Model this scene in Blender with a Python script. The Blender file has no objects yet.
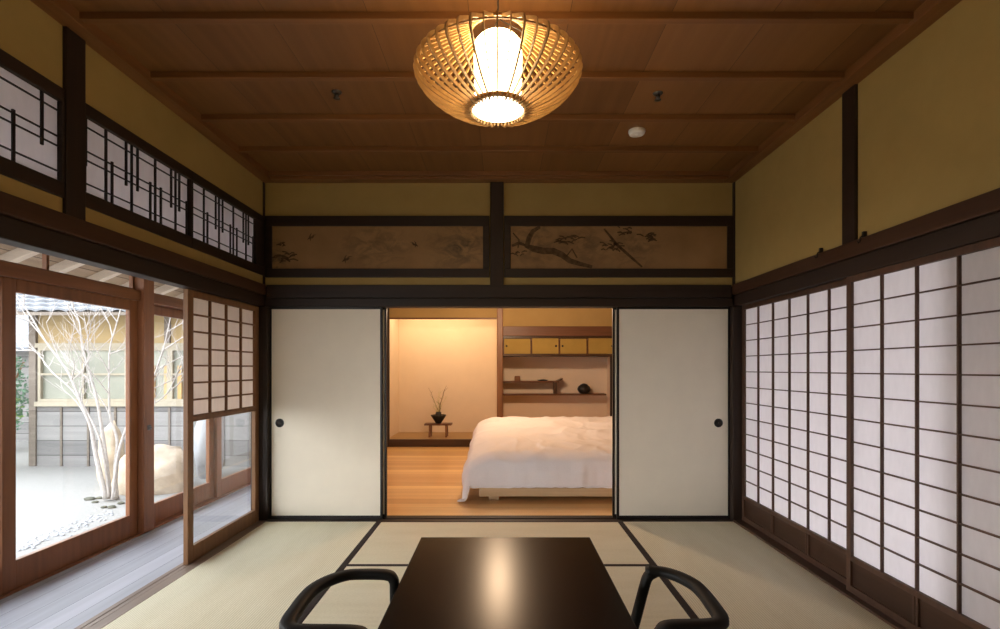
import bpy, math, random
from mathutils import Vector, noise, Matrix
S = bpy.context.scene
COL = S.collection
PI = math.pi
random.seed(4)

# ------------------------------------------------------------------ materials
def new_mat(name):
    m = bpy.data.materials.new(name); m.use_nodes = True
    nt = m.node_tree
    for n in list(nt.nodes): nt.nodes.remove(n)
    out = nt.nodes.new('ShaderNodeOutputMaterial')
    return m, nt, out

def N(nt, t, **kw):
    n = nt.nodes.new(t)
    for k, v in kw.items():
        if k in n.inputs.keys(): n.inputs[k].default_value = v
        else: setattr(n, k, v)
    return n

def coords(nt, scale=(1, 1, 1)):
    tc = N(nt, 'ShaderNodeTexCoord'); mp = N(nt, 'ShaderNodeMapping')
    mp.inputs['Scale'].default_value = scale
    nt.links.new(tc.outputs['Object'], mp.inputs['Vector'])
    return mp.outputs['Vector']

def ramp(nt, fac, stops):
    r = N(nt, 'ShaderNodeValToRGB')
    e = r.color_ramp.elements
    while len(e) < len(stops): e.new(0.5)
    for i, (p, c) in enumerate(stops):
        e[i].position = p; e[i].color = (c[0], c[1], c[2], 1)
    nt.links.new(fac, r.inputs['Fac'])
    return r.outputs['Color']

def principled(nt, out, rough=0.5, spec=0.5, coat=0.0):
    b = N(nt, 'ShaderNodeBsdfPrincipled')
    b.inputs['Roughness'].default_value = rough
    b.inputs['Specular IOR Level'].default_value = spec
    b.inputs['Coat Weight'].default_value = coat
    nt.links.new(b.outputs[0], out.inputs[0])
    return b

def bump(nt, b, h, strength=0.2, dist=0.01):
    bp = N(nt, 'ShaderNodeBump'); bp.inputs['Strength'].default_value = strength
    bp.inputs['Distance'].default_value = dist
    nt.links.new(h, bp.inputs['Height']); nt.links.new(bp.outputs[0], b.inputs['Normal'])

def mat_plain(name, c, rough=0.5, var=0.08, scale=12, spec=0.4, metal=0.0, bumpy=0.0):
    m, nt, out = new_mat(name)
    b = principled(nt, out, rough, spec); b.inputs['Metallic'].default_value = metal
    n = N(nt, 'ShaderNodeTexNoise', Scale=scale, Detail=4.0)
    nt.links.new(coords(nt), n.inputs['Vector'])
    lo = [max(0, x * (1 - var)) for x in c]; hi = [min(1, x * (1 + var)) for x in c]
    nt.links.new(ramp(nt, n.outputs['Fac'], [(0.3, lo), (0.7, hi)]), b.inputs['Base Color'])
    if bumpy: bump(nt, b, n.outputs['Fac'], bumpy, 0.01)
    return m

def mat_wood(name, dark, light, axis=0, rough=0.45, spec=0.4, scale=1.0, coat=0.0, bumpy=0.06):
    m, nt, out = new_mat(name)
    b = principled(nt, out, rough, spec, coat)
    sc = [22 * scale] * 3; sc[axis] = 1.3 * scale
    n = N(nt, 'ShaderNodeTexNoise', Scale=1.0, Detail=6.0, Roughness=0.6)
    nt.links.new(coords(nt, sc), n.inputs['Vector'])
    sc2 = [2.5 * scale] * 3; sc2[axis] = 0.35 * scale
    n2 = N(nt, 'ShaderNodeTexNoise', Scale=1.0, Detail=2.0)
    nt.links.new(coords(nt, sc2), n2.inputs['Vector'])
    mx = N(nt, 'ShaderNodeMath', operation='ADD'); mx.inputs[1].default_value = 0
    h1 = N(nt, 'ShaderNodeMath', operation='MULTIPLY'); h1.inputs[1].default_value = 0.6
    h2 = N(nt, 'ShaderNodeMath', operation='MULTIPLY'); h2.inputs[1].default_value = 0.4
    nt.links.new(n.outputs['Fac'], h1.inputs[0]); nt.links.new(n2.outputs['Fac'], h2.inputs[0])
    nt.links.new(h1.outputs[0], mx.inputs[0]); nt.links.new(h2.outputs[0], mx.inputs[1])
    nt.links.new(ramp(nt, mx.outputs[0], [(0.34, dark), (0.66, light)]), b.inputs['Base Color'])
    bump(nt, b, n.outputs['Fac'], bumpy, 0.004)
    return m

def mat_boards(name, dark, light, length_axis, width, offs=0.0, rough=0.5, spec=0.4, gap=0.02, scale=1.0, tone=0.35):
    """planks: length along length_axis, laid side by side along the other horizontal axis"""
    m, nt, out = new_mat(name)
    b = principled(nt, out, rough, spec)
    tc = N(nt, 'ShaderNodeTexCoord'); sp = N(nt, 'ShaderNodeSeparateXYZ')
    nt.links.new(tc.outputs['Object'], sp.inputs[0])
    cross = {'x': 'Y', 'y': 'X', 'xz': 'Z', 'yz': 'Z'}[length_axis]
    d = N(nt, 'ShaderNodeMath', operation='MULTIPLY_ADD'); d.inputs[1].default_value = 1 / width; d.inputs[2].default_value = offs
    nt.links.new(sp.outputs[cross], d.inputs[0])
    fl = N(nt, 'ShaderNodeMath', operation='FLOOR'); nt.links.new(d.outputs[0], fl.inputs[0])
    fr = N(nt, 'ShaderNodeMath', operation='FRACT'); nt.links.new(d.outputs[0], fr.inputs[0])
    wn = N(nt, 'ShaderNodeTexWhiteNoise', noise_dimensions='1D'); nt.links.new(fl.outputs[0], wn.inputs['W'])
    # grain, shifted per plank
    ax = {'x': 0, 'y': 1, 'xz': 0, 'yz': 1}[length_axis]
    sc = [26 * scale] * 3; sc[ax] = 1.2 * scale
    ad = N(nt, 'ShaderNodeVectorMath', operation='MULTIPLY_ADD')
    nt.links.new(wn.outputs['Color'], ad.inputs[0]); ad.inputs[1].default_value = (40, 40, 40)
    nt.links.new(coords(nt, sc), ad.inputs[2])
    n = N(nt, 'ShaderNodeTexNoise', Scale=1.0, Detail=5.0); nt.links.new(ad.outputs[0], n.inputs['Vector'])
    a1 = N(nt, 'ShaderNodeMath', operation='MULTIPLY'); a1.inputs[1].default_value = 1 - tone; nt.links.new(n.outputs['Fac'], a1.inputs[0])
    a2 = N(nt, 'ShaderNodeMath', operation='MULTIPLY_ADD'); a2.inputs[1].default_value = tone
    nt.links.new(wn.outputs['Value'], a2.inputs[0]); nt.links.new(a1.outputs[0], a2.inputs[2])
    colr = ramp(nt, a2.outputs[0], [(0.25, dark), (0.75, light)])
    g = N(nt, 'ShaderNodeMath', operation='LESS_THAN'); g.inputs[1].default_value = gap; nt.links.new(fr.outputs[0], g.inputs[0])
    mix = N(nt, 'ShaderNodeMix', data_type='RGBA'); nt.links.new(g.outputs[0], mix.inputs['Factor'])
    nt.links.new(colr, mix.inputs['A']); mix.inputs['B'].default_value = (dark[0] * .3, dark[1] * .3, dark[2] * .3, 1)
    nt.links.new(mix.outputs['Result'], b.inputs['Base Color'])
    bump(nt, b, n.outputs['Fac'], 0.05, 0.004)
    return m

def mat_plaster(name, c, var=0.10):
    m, nt, out = new_mat(name)
    b = principled(nt, out, 0.9, 0.15)
    n = N(nt, 'ShaderNodeTexNoise', Scale=1.6, Detail=5.0, Roughness=0.65); nt.links.new(coords(nt), n.inputs['Vector'])
    n2 = N(nt, 'ShaderNodeTexNoise', Scale=160.0, Detail=3.0); nt.links.new(coords(nt), n2.inputs['Vector'])
    lo = [x * (1 - var) for x in c]; hi = [min(1, x * (1 + var)) for x in c]
    nt.links.new(ramp(nt, n.outputs['Fac'], [(0.3, lo), (0.7, hi)]), b.inputs['Base Color'])
    bump(nt, b, n2.outputs['Fac'], 0.25, 0.003)
    return m

def mat_paper(name, c, trans=0.6):
    m, nt, out = new_mat(name)
    n = N(nt, 'ShaderNodeTexNoise', Scale=35.0, Detail=5.0); nt.links.new(coords(nt, (1, 1, .35)), n.inputs['Vector'])
    col = ramp(nt, n.outputs['Fac'], [(0.3, [x * .95 for x in c]), (0.7, c)])
    d = N(nt, 'ShaderNodeBsdfDiffuse'); t = N(nt, 'ShaderNodeBsdfTranslucent')
    nt.links.new(col, d.inputs['Color']); nt.links.new(col, t.inputs['Color'])
    mx = N(nt, 'ShaderNodeMixShader'); mx.inputs[0].default_value = trans
    nt.links.new(d.outputs[0], mx.inputs[1]); nt.links.new(t.outputs[0], mx.inputs[2])
    nt.links.new(mx.outputs[0], out.inputs[0])
    return m

def mat_glass(name):
    m, nt, out = new_mat(name)
    t = N(nt, 'ShaderNodeBsdfTransparent'); t.inputs['Color'].default_value = (0.97, 0.98, 0.98, 1)
    g = N(nt, 'ShaderNodeBsdfGlossy'); g.inputs['Roughness'].default_value = 0.01
    lw = N(nt, 'ShaderNodeLayerWeight'); lw.inputs['Blend'].default_value = 0.5
    pw = N(nt, 'ShaderNodeMath', operation='POWER'); pw.inputs[1].default_value = 5.0; nt.links.new(lw.outputs['Facing'], pw.inputs[0])
    f = N(nt, 'ShaderNodeMath', operation='MULTIPLY_ADD'); f.inputs[1].default_value = 0.8; f.inputs[2].default_value = 0.02; nt.links.new(pw.outputs[0], f.inputs[0])
    n = N(nt, 'ShaderNodeTexNoise', Scale=3.0); nt.links.new(coords(nt), n.inputs['Vector'])
    bp = N(nt, 'ShaderNodeBump', Strength=0.02, Distance=0.01); nt.links.new(n.outputs['Fac'], bp.inputs['Height'])
    nt.links.new(bp.outputs[0], g.inputs['Normal'])
    mx = N(nt, 'ShaderNodeMixShader'); nt.links.new(f.outputs[0], mx.inputs[0])
    nt.links.new(t.outputs[0], mx.inputs[1]); nt.links.new(g.outputs[0], mx.inputs[2])
    nt.links.new(mx.outputs[0], out.inputs[0])
    return m

def mat_emit(name, c, s, base=(0.8, 0.75, 0.65)):
    m, nt, out = new_mat(name)
    b = principled(nt, out, 0.7, 0.2); b.inputs['Base Color'].default_value = (*base, 1)
    n = N(nt, 'ShaderNodeTexNoise', Scale=60.0); nt.links.new(coords(nt), n.inputs['Vector'])
    nt.links.new(ramp(nt, n.outputs['Fac'], [(0.2, [x * .92 for x in c]), (0.8, c)]), b.inputs['Emission Color'])
    b.inputs['Emission Strength'].default_value = s
    return m

def mat_tatami(name, along):
    m, nt, out = new_mat(name)
    b = principled(nt, out, 0.62, 0.3)
    across = 1 - along
    w = N(nt, 'ShaderNodeTexWave', wave_type='BANDS', bands_direction='XY'[across], wave_profile='SIN')
    w.inputs['Scale'].default_value = 2 * PI / 20 / 0.0135; w.inputs['Distortion'].default_value = 0.15
    nt.links.new(coords(nt), w.inputs['Vector'])
    sc = [160, 160, 160]; sc[along] = 90
    n = N(nt, 'ShaderNodeTexNoise', Scale=1.0, Detail=2.0); nt.links.new(coords(nt, sc), n.inputs['Vector'])
    sc = [1.6, 1.6, 1]; sc[across] = 8
    n2 = N(nt, 'ShaderNodeTexNoise', Scale=1.0, Detail=3.0); nt.links.new(coords(nt, sc), n2.inputs['Vector'])
    h = N(nt, 'ShaderNodeMath', operation='MULTIPLY_ADD'); h.inputs[1].default_value = 0.55
    nt.links.new(w.outputs['Fac'], h.inputs[0])
    q = N(nt, 'ShaderNodeMath', operation='MULTIPLY'); q.inputs[1].default_value = 0.45; nt.links.new(n.outputs['Fac'], q.inputs[0])
    nt.links.new(q.outputs[0], h.inputs[2])
    c1 = ramp(nt, h.outputs[0], [(0.15, (0.57, 0.53, 0.385)), (0.75, (0.82, 0.785, 0.61))])
    c2 = ramp(nt, n2.outputs['Fac'], [(0.3, (0.93, 0.92, 0.88)), (0.7, (1, 1, 1))])
    mix = N(nt, 'ShaderNodeMix', data_type='RGBA', blend_type='MULTIPLY'); mix.inputs['Factor'].default_value = 1
    nt.links.new(c1, mix.inputs['A']); nt.links.new(c2, mix.inputs['B'])
    nt.links.new(mix.outputs['Result'], b.inputs['Base Color'])
    bump(nt, b, h.outputs[0], 0.35, 0.004)
    return m

def mat_painting(name, blobs, base=(0.33, 0.195, 0.085)):
    """aged paper with soft ink washes; blobs = (x, z, rx, rz, strength) in the panel's own space"""
    m, nt, out = new_mat(name)
    b = principled(nt, out, 0.75, 0.2)
    n = N(nt, 'ShaderNodeTexNoise', Scale=2.4, Detail=6.0); nt.links.new(coords(nt), n.inputs['Vector'])
    col = ramp(nt, n.outputs['Fac'], [(0.3, [x * .75 for x in base]), (0.7, [x * 1.12 for x in base])])
    ink = N(nt, 'ShaderNodeTexNoise', Scale=7.0, Detail=7.0, Roughness=0.65, Distortion=1.2)
    nt.links.new(coords(nt, (1, 1, 1.6)), ink.inputs['Vector'])
    tc = N(nt, 'ShaderNodeTexCoord'); total = None
    for (x, z, rx, rz, s) in blobs:
        mp = N(nt, 'ShaderNodeMapping'); mp.inputs['Location'].default_value = (-x / rx, 0, -z / rz)
        mp.inputs['Scale'].default_value = (1 / rx, 0, 1 / rz)
        nt.links.new(tc.outputs['Object'], mp.inputs['Vector'])
        ln = N(nt, 'ShaderNodeVectorMath', operation='LENGTH'); nt.links.new(mp.outputs[0], ln.inputs[0])
        iv = N(nt, 'ShaderNodeMath', operation='SUBTRACT', use_clamp=True); iv.inputs[0].default_value = 1.0
        nt.links.new(ln.outputs['Value'], iv.inputs[1])
        mu = N(nt, 'ShaderNodeMath', operation='MULTIPLY'); mu.inputs[1].default_value = s; nt.links.new(iv.outputs[0], mu.inputs[0])
        if total is None: total = mu.outputs[0]
        else:
            a = N(nt, 'ShaderNodeMath', operation='MAXIMUM'); nt.links.new(total, a.inputs[0]); nt.links.new(mu.outputs[0], a.inputs[1]); total = a.outputs[0]
    sh = N(nt, 'ShaderNodeMapRange'); sh.inputs['From Min'].default_value = 0.42; sh.inputs['From Max'].default_value = 0.62
    nt.links.new(ink.outputs['Fac'], sh.inputs['Value'])
    f = N(nt, 'ShaderNodeMath', operation='MULTIPLY', use_clamp=True); nt.links.new(total, f.inputs[0]); nt.links.new(sh.outputs[0], f.inputs[1])
    mix = N(nt, 'ShaderNodeMix', data_type='RGBA'); nt.links.new(f.outputs[0], mix.inputs['Factor'])
    nt.links.new(col, mix.inputs['A']); mix.inputs['B'].default_value = (0.07, 0.055, 0.035, 1)
    nt.links.new(mix.outputs['Result'], b.inputs['Base Color'])
    return m

M = {}
for ax, nm in ((0, 'x'), (1, 'y'), (2, 'z')):
    M['dark_' + nm] = mat_wood('dark_timber_' + nm, (0.012, 0.0065, 0.004), (0.032, 0.016, 0.009), ax, 0.55)
    M['rail_' + nm] = mat_wood('brown_timber_' + nm, (0.034, 0.014, 0.007), (0.070, 0.031, 0.015), ax, 0.45)
    M['red_' + nm] = mat_wood('reddish_cedar_' + nm, (0.155, 0.055, 0.020), (0.27, 0.103, 0.038), ax, 0.45)
    M['shoji_' + nm] = mat_wood('shoji_cedar_' + nm, (0.145, 0.068, 0.026), (0.245, 0.118, 0.048), ax, 0.5)
    M['shojidark_' + nm] = mat_wood('shoji_walnut_' + nm, (0.050, 0.025, 0.015), (0.105, 0.052, 0.030), ax, 0.5)
    M['ceil_' + nm] = mat_wood('ceiling_timber_' + nm, (0.15, 0.062, 0.020), (0.24, 0.104, 0.034), ax, 0.45)
M['sill_y'] = mat_wood('worn_sill_wood', (0.15, 0.105, 0.075), (0.26, 0.19, 0.145), 1, 0.5)
M['plaster'] = mat_plaster('ochre_earth_plaster', (0.375, 0.268, 0.095))
M['plaster_pale'] = mat_plaster('pale_pink_plaster', (0.72, 0.60, 0.48), 0.04)
M['plaster_bed'] = mat_plaster('warm_ochre_plaster', (0.38, 0.26, 0.105))
M['ceiling'] = mat_boards('cedar_ceiling_boards', (0.165, 0.070, 0.021), (0.26, 0.118, 0.038), 'y', 0.46, 0.33, 0.42, 0.4, 0.006, 0.7, 0.38)
M['bedfloor'] = mat_boards('pine_floor_boards', (0.60, 0.34, 0.13), (0.86, 0.59, 0.27), 'x', 0.15, 0.1, 0.28, 0.5, 0.02, 0.6, 0.55)
M['engawa'] = mat_boards('weathered_veranda_boards', (0.33, 0.345, 0.40), (0.46, 0.475, 0.545), 'y', 0.13, 0.0, 0.62, 0.3, 0.02, 0.8, 0.3)
M['paper'] = mat_paper('washi_paper', (0.83, 0.80, 0.82), 0.44)
M['paper_warm'] = mat_paper('washi_paper_warm', (0.88, 0.80, 0.74), 0.40)
M['paper_ranma'] = mat_paper('washi_paper_transom', (0.88, 0.86, 0.90), 0.54)
M['paper_dim'] = mat_paper('dim_washi_paper', (0.70, 0.62, 0.52), 0.22)  # paper of the added rear shoji, low transmission keeps its fill light weak
M['fusuma'] = mat_plain('fusuma_paper', (0.79, 0.725, 0.61), 0.8, 0.02, 6, 0.2)
M['lacquer'] = mat_plain('black_lacquer_frame', (0.010, 0.008, 0.007), 0.35, 0.2, 20)
M['glass'] = mat_glass('window_glass')
M['tatami_x'] = mat_tatami('tatami_weave_x', 0)
M['tatami_y'] = mat_tatami('tatami_weave_y', 1)
M['tatami_edge'] = mat_plain('tatami_cloth_border', (0.022, 0.016, 0.016), 0.75, 0.3, 400, 0.2)
M['tabletop'] = mat_plain('dark_lacquered_table', (0.014, 0.009, 0.007), 0.26, 0.25, 3, 0.07)
M['blackwood'] = mat_plain('black_stained_wood', (0.008, 0.007, 0.006), 0.6, 0.25, 9, 0.2)
M['cushion'] = mat_plain('charcoal_seat_fabric', (0.035, 0.033, 0.035), 0.9, 0.25, 250, 0.2)
M['bamboo'] = mat_wood('bamboo_slat', (0.33, 0.185, 0.065), (0.56, 0.35, 0.14), 2, 0.45)
M['glow'] = mat_emit('glowing_paper_shade', (1.0, 0.72, 0.38), 26.0)
M['glow_disc'] = mat_emit('glowing_diffuser', (1.0, 0.88, 0.68), 9.0)
M['white'] = mat_plain('white_plastic', (0.78, 0.76, 0.72), 0.45, 0.02)
M['chrome'] = mat_plain('dark_chrome', (0.10, 0.09, 0.08), 0.3, 0.1, 30, 0.5, 0.8)
M['iron'] = mat_plain('black_iron', (0.016, 0.014, 0.013), 0.5, 0.3, 60, 0.4)
M['linen'] = mat_plain('white_bed_linen', (0.80, 0.78, 0.80), 0.85, 0.02, 90, 0.15)
M['lightwood'] = mat_wood('pale_platform_wood', (0.50, 0.34, 0.19), (0.66, 0.48, 0.29), 0, 0.45)
M['toko'] = mat_wood('alcove_floor_wood', (0.27, 0.16, 0.065), (0.38, 0.235, 0.10), 0, 0.4)
M['toko_dark'] = mat_wood('alcove_dark_sill', (0.035, 0.018, 0.010), (0.075, 0.040, 0.022), 0, 0.35)
M['post_z'] = mat_wood('alcove_post_wood', (0.16, 0.072, 0.032), (0.27, 0.13, 0.06), 2, 0.45)
M['post_x'] = mat_wood('alcove_lintel_wood', (0.10, 0.040, 0.020), (0.17, 0.075, 0.036), 0, 0.45)
M['mustard'] = mat_plain('mustard_cupboard_paper', (0.36, 0.25, 0.065), 0.7, 0.06, 8, 0.2)
M['twig'] = mat_plain('pale_green_twig', (0.55, 0.52, 0.28), 0.7, 0.25, 40)
M['twigdark'] = mat_plain('brown_twig', (0.22, 0.13, 0.07), 0.7, 0.25, 40)
M['brownbox'] = mat_plain('brown_box', (0.20, 0.085, 0.035), 0.6, 0.15)
M['gravel'] = mat_plain('white_garden_gravel', (0.265, 0.26, 0.25), 0.95, 0.12, 45, 0.1, 0, 0.3)
M['bark'] = mat_plain('pale_bark', (0.42, 0.39, 0.37), 0.8, 0.15, 25, 0.2, 0, 0.2)
M['stone'] = mat_plain('warm_granite', (0.42, 0.35, 0.27), 0.9, 0.25, 5, 0.2, 0, 0.5)
M['stonewhite'] = mat_plain('pale_granite', (0.36, 0.37, 0.39), 0.9, 0.1, 5, 0.2, 0, 0.4)
M['stonedark'] = mat_plain('dark_pebble', (0.10, 0.10, 0.08), 0.9, 0.3, 15, 0.2, 0, 0.4)
M['housewood'] = mat_boards('weathered_house_boards', (0.15, 0.147, 0.147), (0.27, 0.265, 0.26), 'xz', 0.26, 0.3, 0.8, 0.2, 0.04, 0.5, 0.4)
M['houseplaster'] = mat_plaster('yellow_house_plaster', (0.40, 0.30, 0.16), 0.05)
M['housetimber'] = mat_wood('house_timber', (0.13, 0.105, 0.085), (0.20, 0.17, 0.14), 0, 0.7)
M['houseframe'] = mat_plain('pale_window_frame', (0.32, 0.285, 0.215), 0.6, 0.06)
M['housepane'] = mat_plain('grey_green_window_pane', (0.21, 0.22, 0.175), 0.35, 0.25, 1.2, 0.5)
M['housebar'] = mat_plain('tan_window_bar', (0.45, 0.28, 0.11), 0.6, 0.1)
M['roof'] = mat_plain('grey_roof_tile', (0.15, 0.16, 0.18), 0.65, 0.2, 6, 0.4)
M['eave_x'] = mat_wood('pale_eave_rafter', (0.52, 0.44, 0.36), (0.68, 0.58, 0.48), 0, 0.7)
M['eave_y'] = mat_boards('eave_soffit_boards', (0.26, 0.19, 0.13), (0.40, 0.30, 0.21), 'y', 0.17, 0.0, 0.7, 0.2, 0.05, 0.6, 0.4)
M['leaf'] = mat_plain('green_leaf', (0.20, 0.34, 0.08), 0.5, 0.4, 9, 0.3)
M['leafdark'] = mat_plain('blue_green_leaf', (0.10, 0.20, 0.12), 0.5, 0.4, 9, 0.3)

# ------------------------------------------------------------------ mesh helpers
class MB:
    def __init__(self): self.v = []; self.f = []; self.smooth = []
    def add(self, vs, fs, smooth=False):
        o = len(self.v); self.v += [tuple(p) for p in vs]
        self.f += [tuple(i + o for i in f) for f in fs]; self.smooth += [smooth] * len(fs)
        return self
    def box(self, a, b):
        x0, y0, z0 = [min(a[i], b[i]) for i in range(3)]; x1, y1, z1 = [max(a[i], b[i]) for i in range(3)]
        vs = [(x0, y0, z0), (x1, y0, z0), (x1, y1, z0), (x0, y1, z0), (x0, y0, z1), (x1, y0, z1), (x1, y1, z1), (x0, y1, z1)]
        return self.add(vs, [(0, 3, 2, 1), (4, 5, 6, 7), (0, 1, 5, 4), (1, 2, 6, 5), (2, 3, 7, 6), (3, 0, 4, 7)])
    def bar(self, p, q, w, h, up=(0, 0, 1)):
        """square bar from p to q, w across, h along up"""
        p, q = Vector(p), Vector(q); d = (q - p).normalized(); u = Vector(up)
        s = d.cross(u)
        if s.length < 1e-5: s = d.cross(Vector((1, 0, 0)))
        s.normalize(); u = s.cross(d).normalized()
        vs = []
        for c in (p, q):
            for a, b_ in ((-1, -1), (1, -1), (1, 1), (-1, 1)): vs.append(c + s * a * w / 2 + u * b_ * h / 2)
        return self.add(vs, [(0, 1, 2, 3), (7, 6, 5, 4), (0, 4, 5, 1), (1, 5, 6, 2), (2, 6, 7, 3), (3, 7, 4, 0)])
    def tube(self, pts, r, n=8, smooth=True, caps=True):
        pts = [Vector(p) for p in pts]
        rs = r if isinstance(r, (list, tuple)) else [r] * len(pts)
        vs = []; fs = []; ref = None
        for i, p in enumerate(pts):
            d = (pts[min(i + 1, len(pts) - 1)] - pts[max(i - 1, 0)]).normalized()
            if ref is None:
                ref = d.cross(Vector((0, 0, 1)))
                if ref.length < 1e-3: ref = Vector((1, 0, 0))
            ref = (ref - d * ref.dot(d))
            if ref.length < 1e-5: ref = d.orthogonal()
            ref.normalize(); b = d.cross(ref)
            for k in range(n):
                a = 2 * PI * k / n; vs.append(p + (ref * math.cos(a) + b * math.sin(a)) * rs[i])
        for i in range(len(pts) - 1):
            for k in range(n):
                k2 = (k + 1) % n; fs.append((i * n + k, i * n + k2, (i + 1) * n + k2, (i + 1) * n + k))
        if caps:
            fs.append(tuple(range(n - 1, -1, -1))); fs.append(tuple((len(pts) - 1) * n + k for k in range(n)))
        return self.add(vs, fs, smooth)
    def ribbon(self, pts, w, t, up=(0, 0, 1), closed=False):
        """flat band swept along pts: w across (horizontal), t along the band normal; up may be a list"""
        pts = [Vector(p) for p in pts]; n = len(pts); vs = []
        for i, p in enumerate(pts):
            d = (pts[min(i + 1, n - 1)] - pts[max(i - 1, 0)]).normalized()
            u = Vector(up[i]) if isinstance(up, list) else Vector(up)
            s = d.cross(u).normalized(); u = s.cross(d).normalized()
            c = 0.25
            for a, b_ in ((-1 + c, -1), (1 - c, -1), (1, -1 + 2 * c), (1, 1 - 2 * c), (1 - c, 1), (-1 + c, 1), (-1, 1 - 2 * c), (-1, -1 + 2 * c)):
                vs.append(p + s * a * w / 2 + u * b_ * t / 2)
        fs = []
        for i in range(n - 1):
            for k in range(8):
                k2 = (k + 1) % 8; fs.append((i * 8 + k, (i + 1) * 8 + k, (i + 1) * 8 + k2, i * 8 + k2))
        fs.append(tuple(range(8))); fs.append(tuple((n - 1) * 8 + k for k in range(7, -1, -1)))
        return self.add(vs, fs, True)
    def lathe(self, prof, c=(0, 0, 0), n=32, smooth=True, caps=True):
        vs = []; fs = []; m = len(prof)
        for (r, z) in prof:
            for k in range(n):
                a = 2 * PI * k / n; vs.append((c[0] + r * math.cos(a), c[1] + r * math.sin(a), c[2] + z))
        for i in range(m - 1):
            for k in range(n):
                k2 = (k + 1) % n; fs.append((i * n + k, i * n + k2, (i + 1) * n + k2, (i + 1) * n + k))
        if caps: fs.append(tuple(range(n - 1, -1, -1))); fs.append(tuple((m - 1) * n + k for k in range(n)))
        return self.add(vs, fs, smooth)
    def disc_y(self, c, r, t, n=28):
        """short cylinder with its axis along y, rounded face towards -y"""
        prof = [(r, 0), (r, -t * .6), (r * .9, -t), (r * .72, -t), (r * .66, -t * .35), (0.001, -t * .35)]
        vs = []; fs = []; m = len(prof)
        for (rr, y) in prof:
            for k in range(n):
                a = 2 * PI * k / n; vs.append((c[0] + rr * math.cos(a), c[1] + y, c[2] + rr * math.sin(a)))
        for i in range(m - 1):
            for k in range(n):
                k2 = (k + 1) % n; fs.append((i * n + k, i * n + k2, (i + 1) * n + k2, (i + 1) * n + k))
        return self.add(vs, fs, True)
    def build(self, name, mat, parent=None, bevel=0.0, seg=2, subsurf=0):
        me = bpy.data.meshes.new(name)
        off = Vector((0, 0, 0))
        if parent is not None:
            p = parent
            while p is not None: off += p.location; p = p.parent
        me.from_pydata([(x - off.x, y - off.y, z - off.z) for (x, y, z) in self.v], [], self.f)
        me.polygons.foreach_set('use_smooth', self.smooth)
        me.materials.append(mat); me.update()
        o = bpy.data.objects.new(name, me); COL.objects.link(o)
        if parent is not None: o.parent = parent
        if bevel:
            b = o.modifiers.new('bevel', 'BEVEL'); b.width = bevel; b.segments = seg; b.limit_method = 'ANGLE'
        if subsurf:
            s = o.modifiers.new('subsurf', 'SUBSURF'); s.levels = s.render_levels = subsurf
        return o

def tag(o, label, cat=None, group=None, kind=None):
    o['label'] = label
    if cat: o['category'] = cat
    if group: o['group'] = group
    if kind: o['kind'] = kind
    return o

def empty(name, loc, label, cat, group=None, kind=None):
    o = bpy.data.objects.new(name, None); COL.objects.link(o); o.location = loc
    o.empty_display_size = 0.1
    return tag(o, label, cat, group, kind)

def copy_tree(o, parent=None):
    c = o.copy(); COL.objects.link(c); c.parent = parent
    for ch in list(o.children): copy_tree(ch, c)
    return c

def struct(name, mb, mat, label, cat, bevel=0.0):
    return tag(mb.build(name, mat, None, bevel), label, cat, None, 'structure')

# ------------------------------------------------------------------ key dimensions
YB = 4.40            # face of the sliding doors at the end of the room
YR = -0.70           # wall behind the viewer
XL, XR = -2.00, 1.95
ZC = 2.85            # top of the walls
ZN0, ZN1 = 1.79, 1.97
ZG = -0.46           # garden level

# ------------------------------------------------------------------ room shell
struct('floor', MB().box((XL - .1, YR, -0.12), (XR + .1, YB - .02, -0.045)), M['dark_x'], 'board subfloor under the tatami mats', 'floor')
struct('ceiling', MB().box((XL - .12, YR, ZC + .035), (XR + .12, YB + .1, ZC + .075)), M['ceiling'], 'brown cedar board ceiling of the tatami room', 'ceiling')
ceil_ob = bpy.data.objects['ceiling']
for k in range(11):
    y = 2.385 + .478 * (k - 6)
    if y > YR and y < YB - .1:
        MB().box((XL + .085, y - .019, ZC + .002), (XR - .085, y + .019, ZC + .036)).build('batten', M['ceil_x'], ceil_ob, .003)
tn = [0]
def trim(mb, mat, label, cat='beam', bevel=0.004):
    tn[0] += 1
    return struct('trim_%d' % tn[0], mb, mat, label, cat, bevel)
# crown mouldings
trim(MB().box((XL - .02, YR, ZC - .02), (XL + .088, YB, ZC + .045)), M['ceil_y'], 'brown ceiling cornice along the window wall', 'cornice')
trim(MB().box((XR - .088, YR, ZC - .02), (XR + .02, YB, ZC + .045)), M['ceil_y'], 'brown ceiling cornice above the large shoji wall', 'cornice')
trim(MB().box((XL + .088, YB - .10, ZC - .02), (XR - .088, YB + .04, ZC + .045)), M['ceil_x'], 'brown ceiling cornice above the painted transoms', 'cornice')

# left wall: plaster over the transoms, strip under them
w = MB()
w.box((XL - .06, YR, 2.52), (XL, 0.44, ZC)); w.box((XL - .06, .56, 2.54), (XL, 2.38, ZC)); w.box((XL - .06, 2.49, 2.54), (XL, YB, ZC))
w.box((XL - .06, .56, 1.965), (XL, 2.38, 2.045)); w.box((XL - .06, 2.49, 1.965), (XL, YB, 2.045))
w.box((XL - .06, YR, -.05), (XL, .44, 2.52))
struct('wall_left', w, M['plaster'], 'ochre plaster wall above the veranda opening', 'wall')
# right wall
w = MB()
w.box((XR, YR, 1.965), (XR + .08, 2.865, ZC)); w.box((XR, 2.975, 1.965), (XR + .08, YB, ZC))
w.box((XR, YR, -.05), (XR + .08, 0.2, 1.965))
struct('wall_right', w, M['plaster'], 'ochre plaster wall above the large shoji', 'wall')
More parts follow.
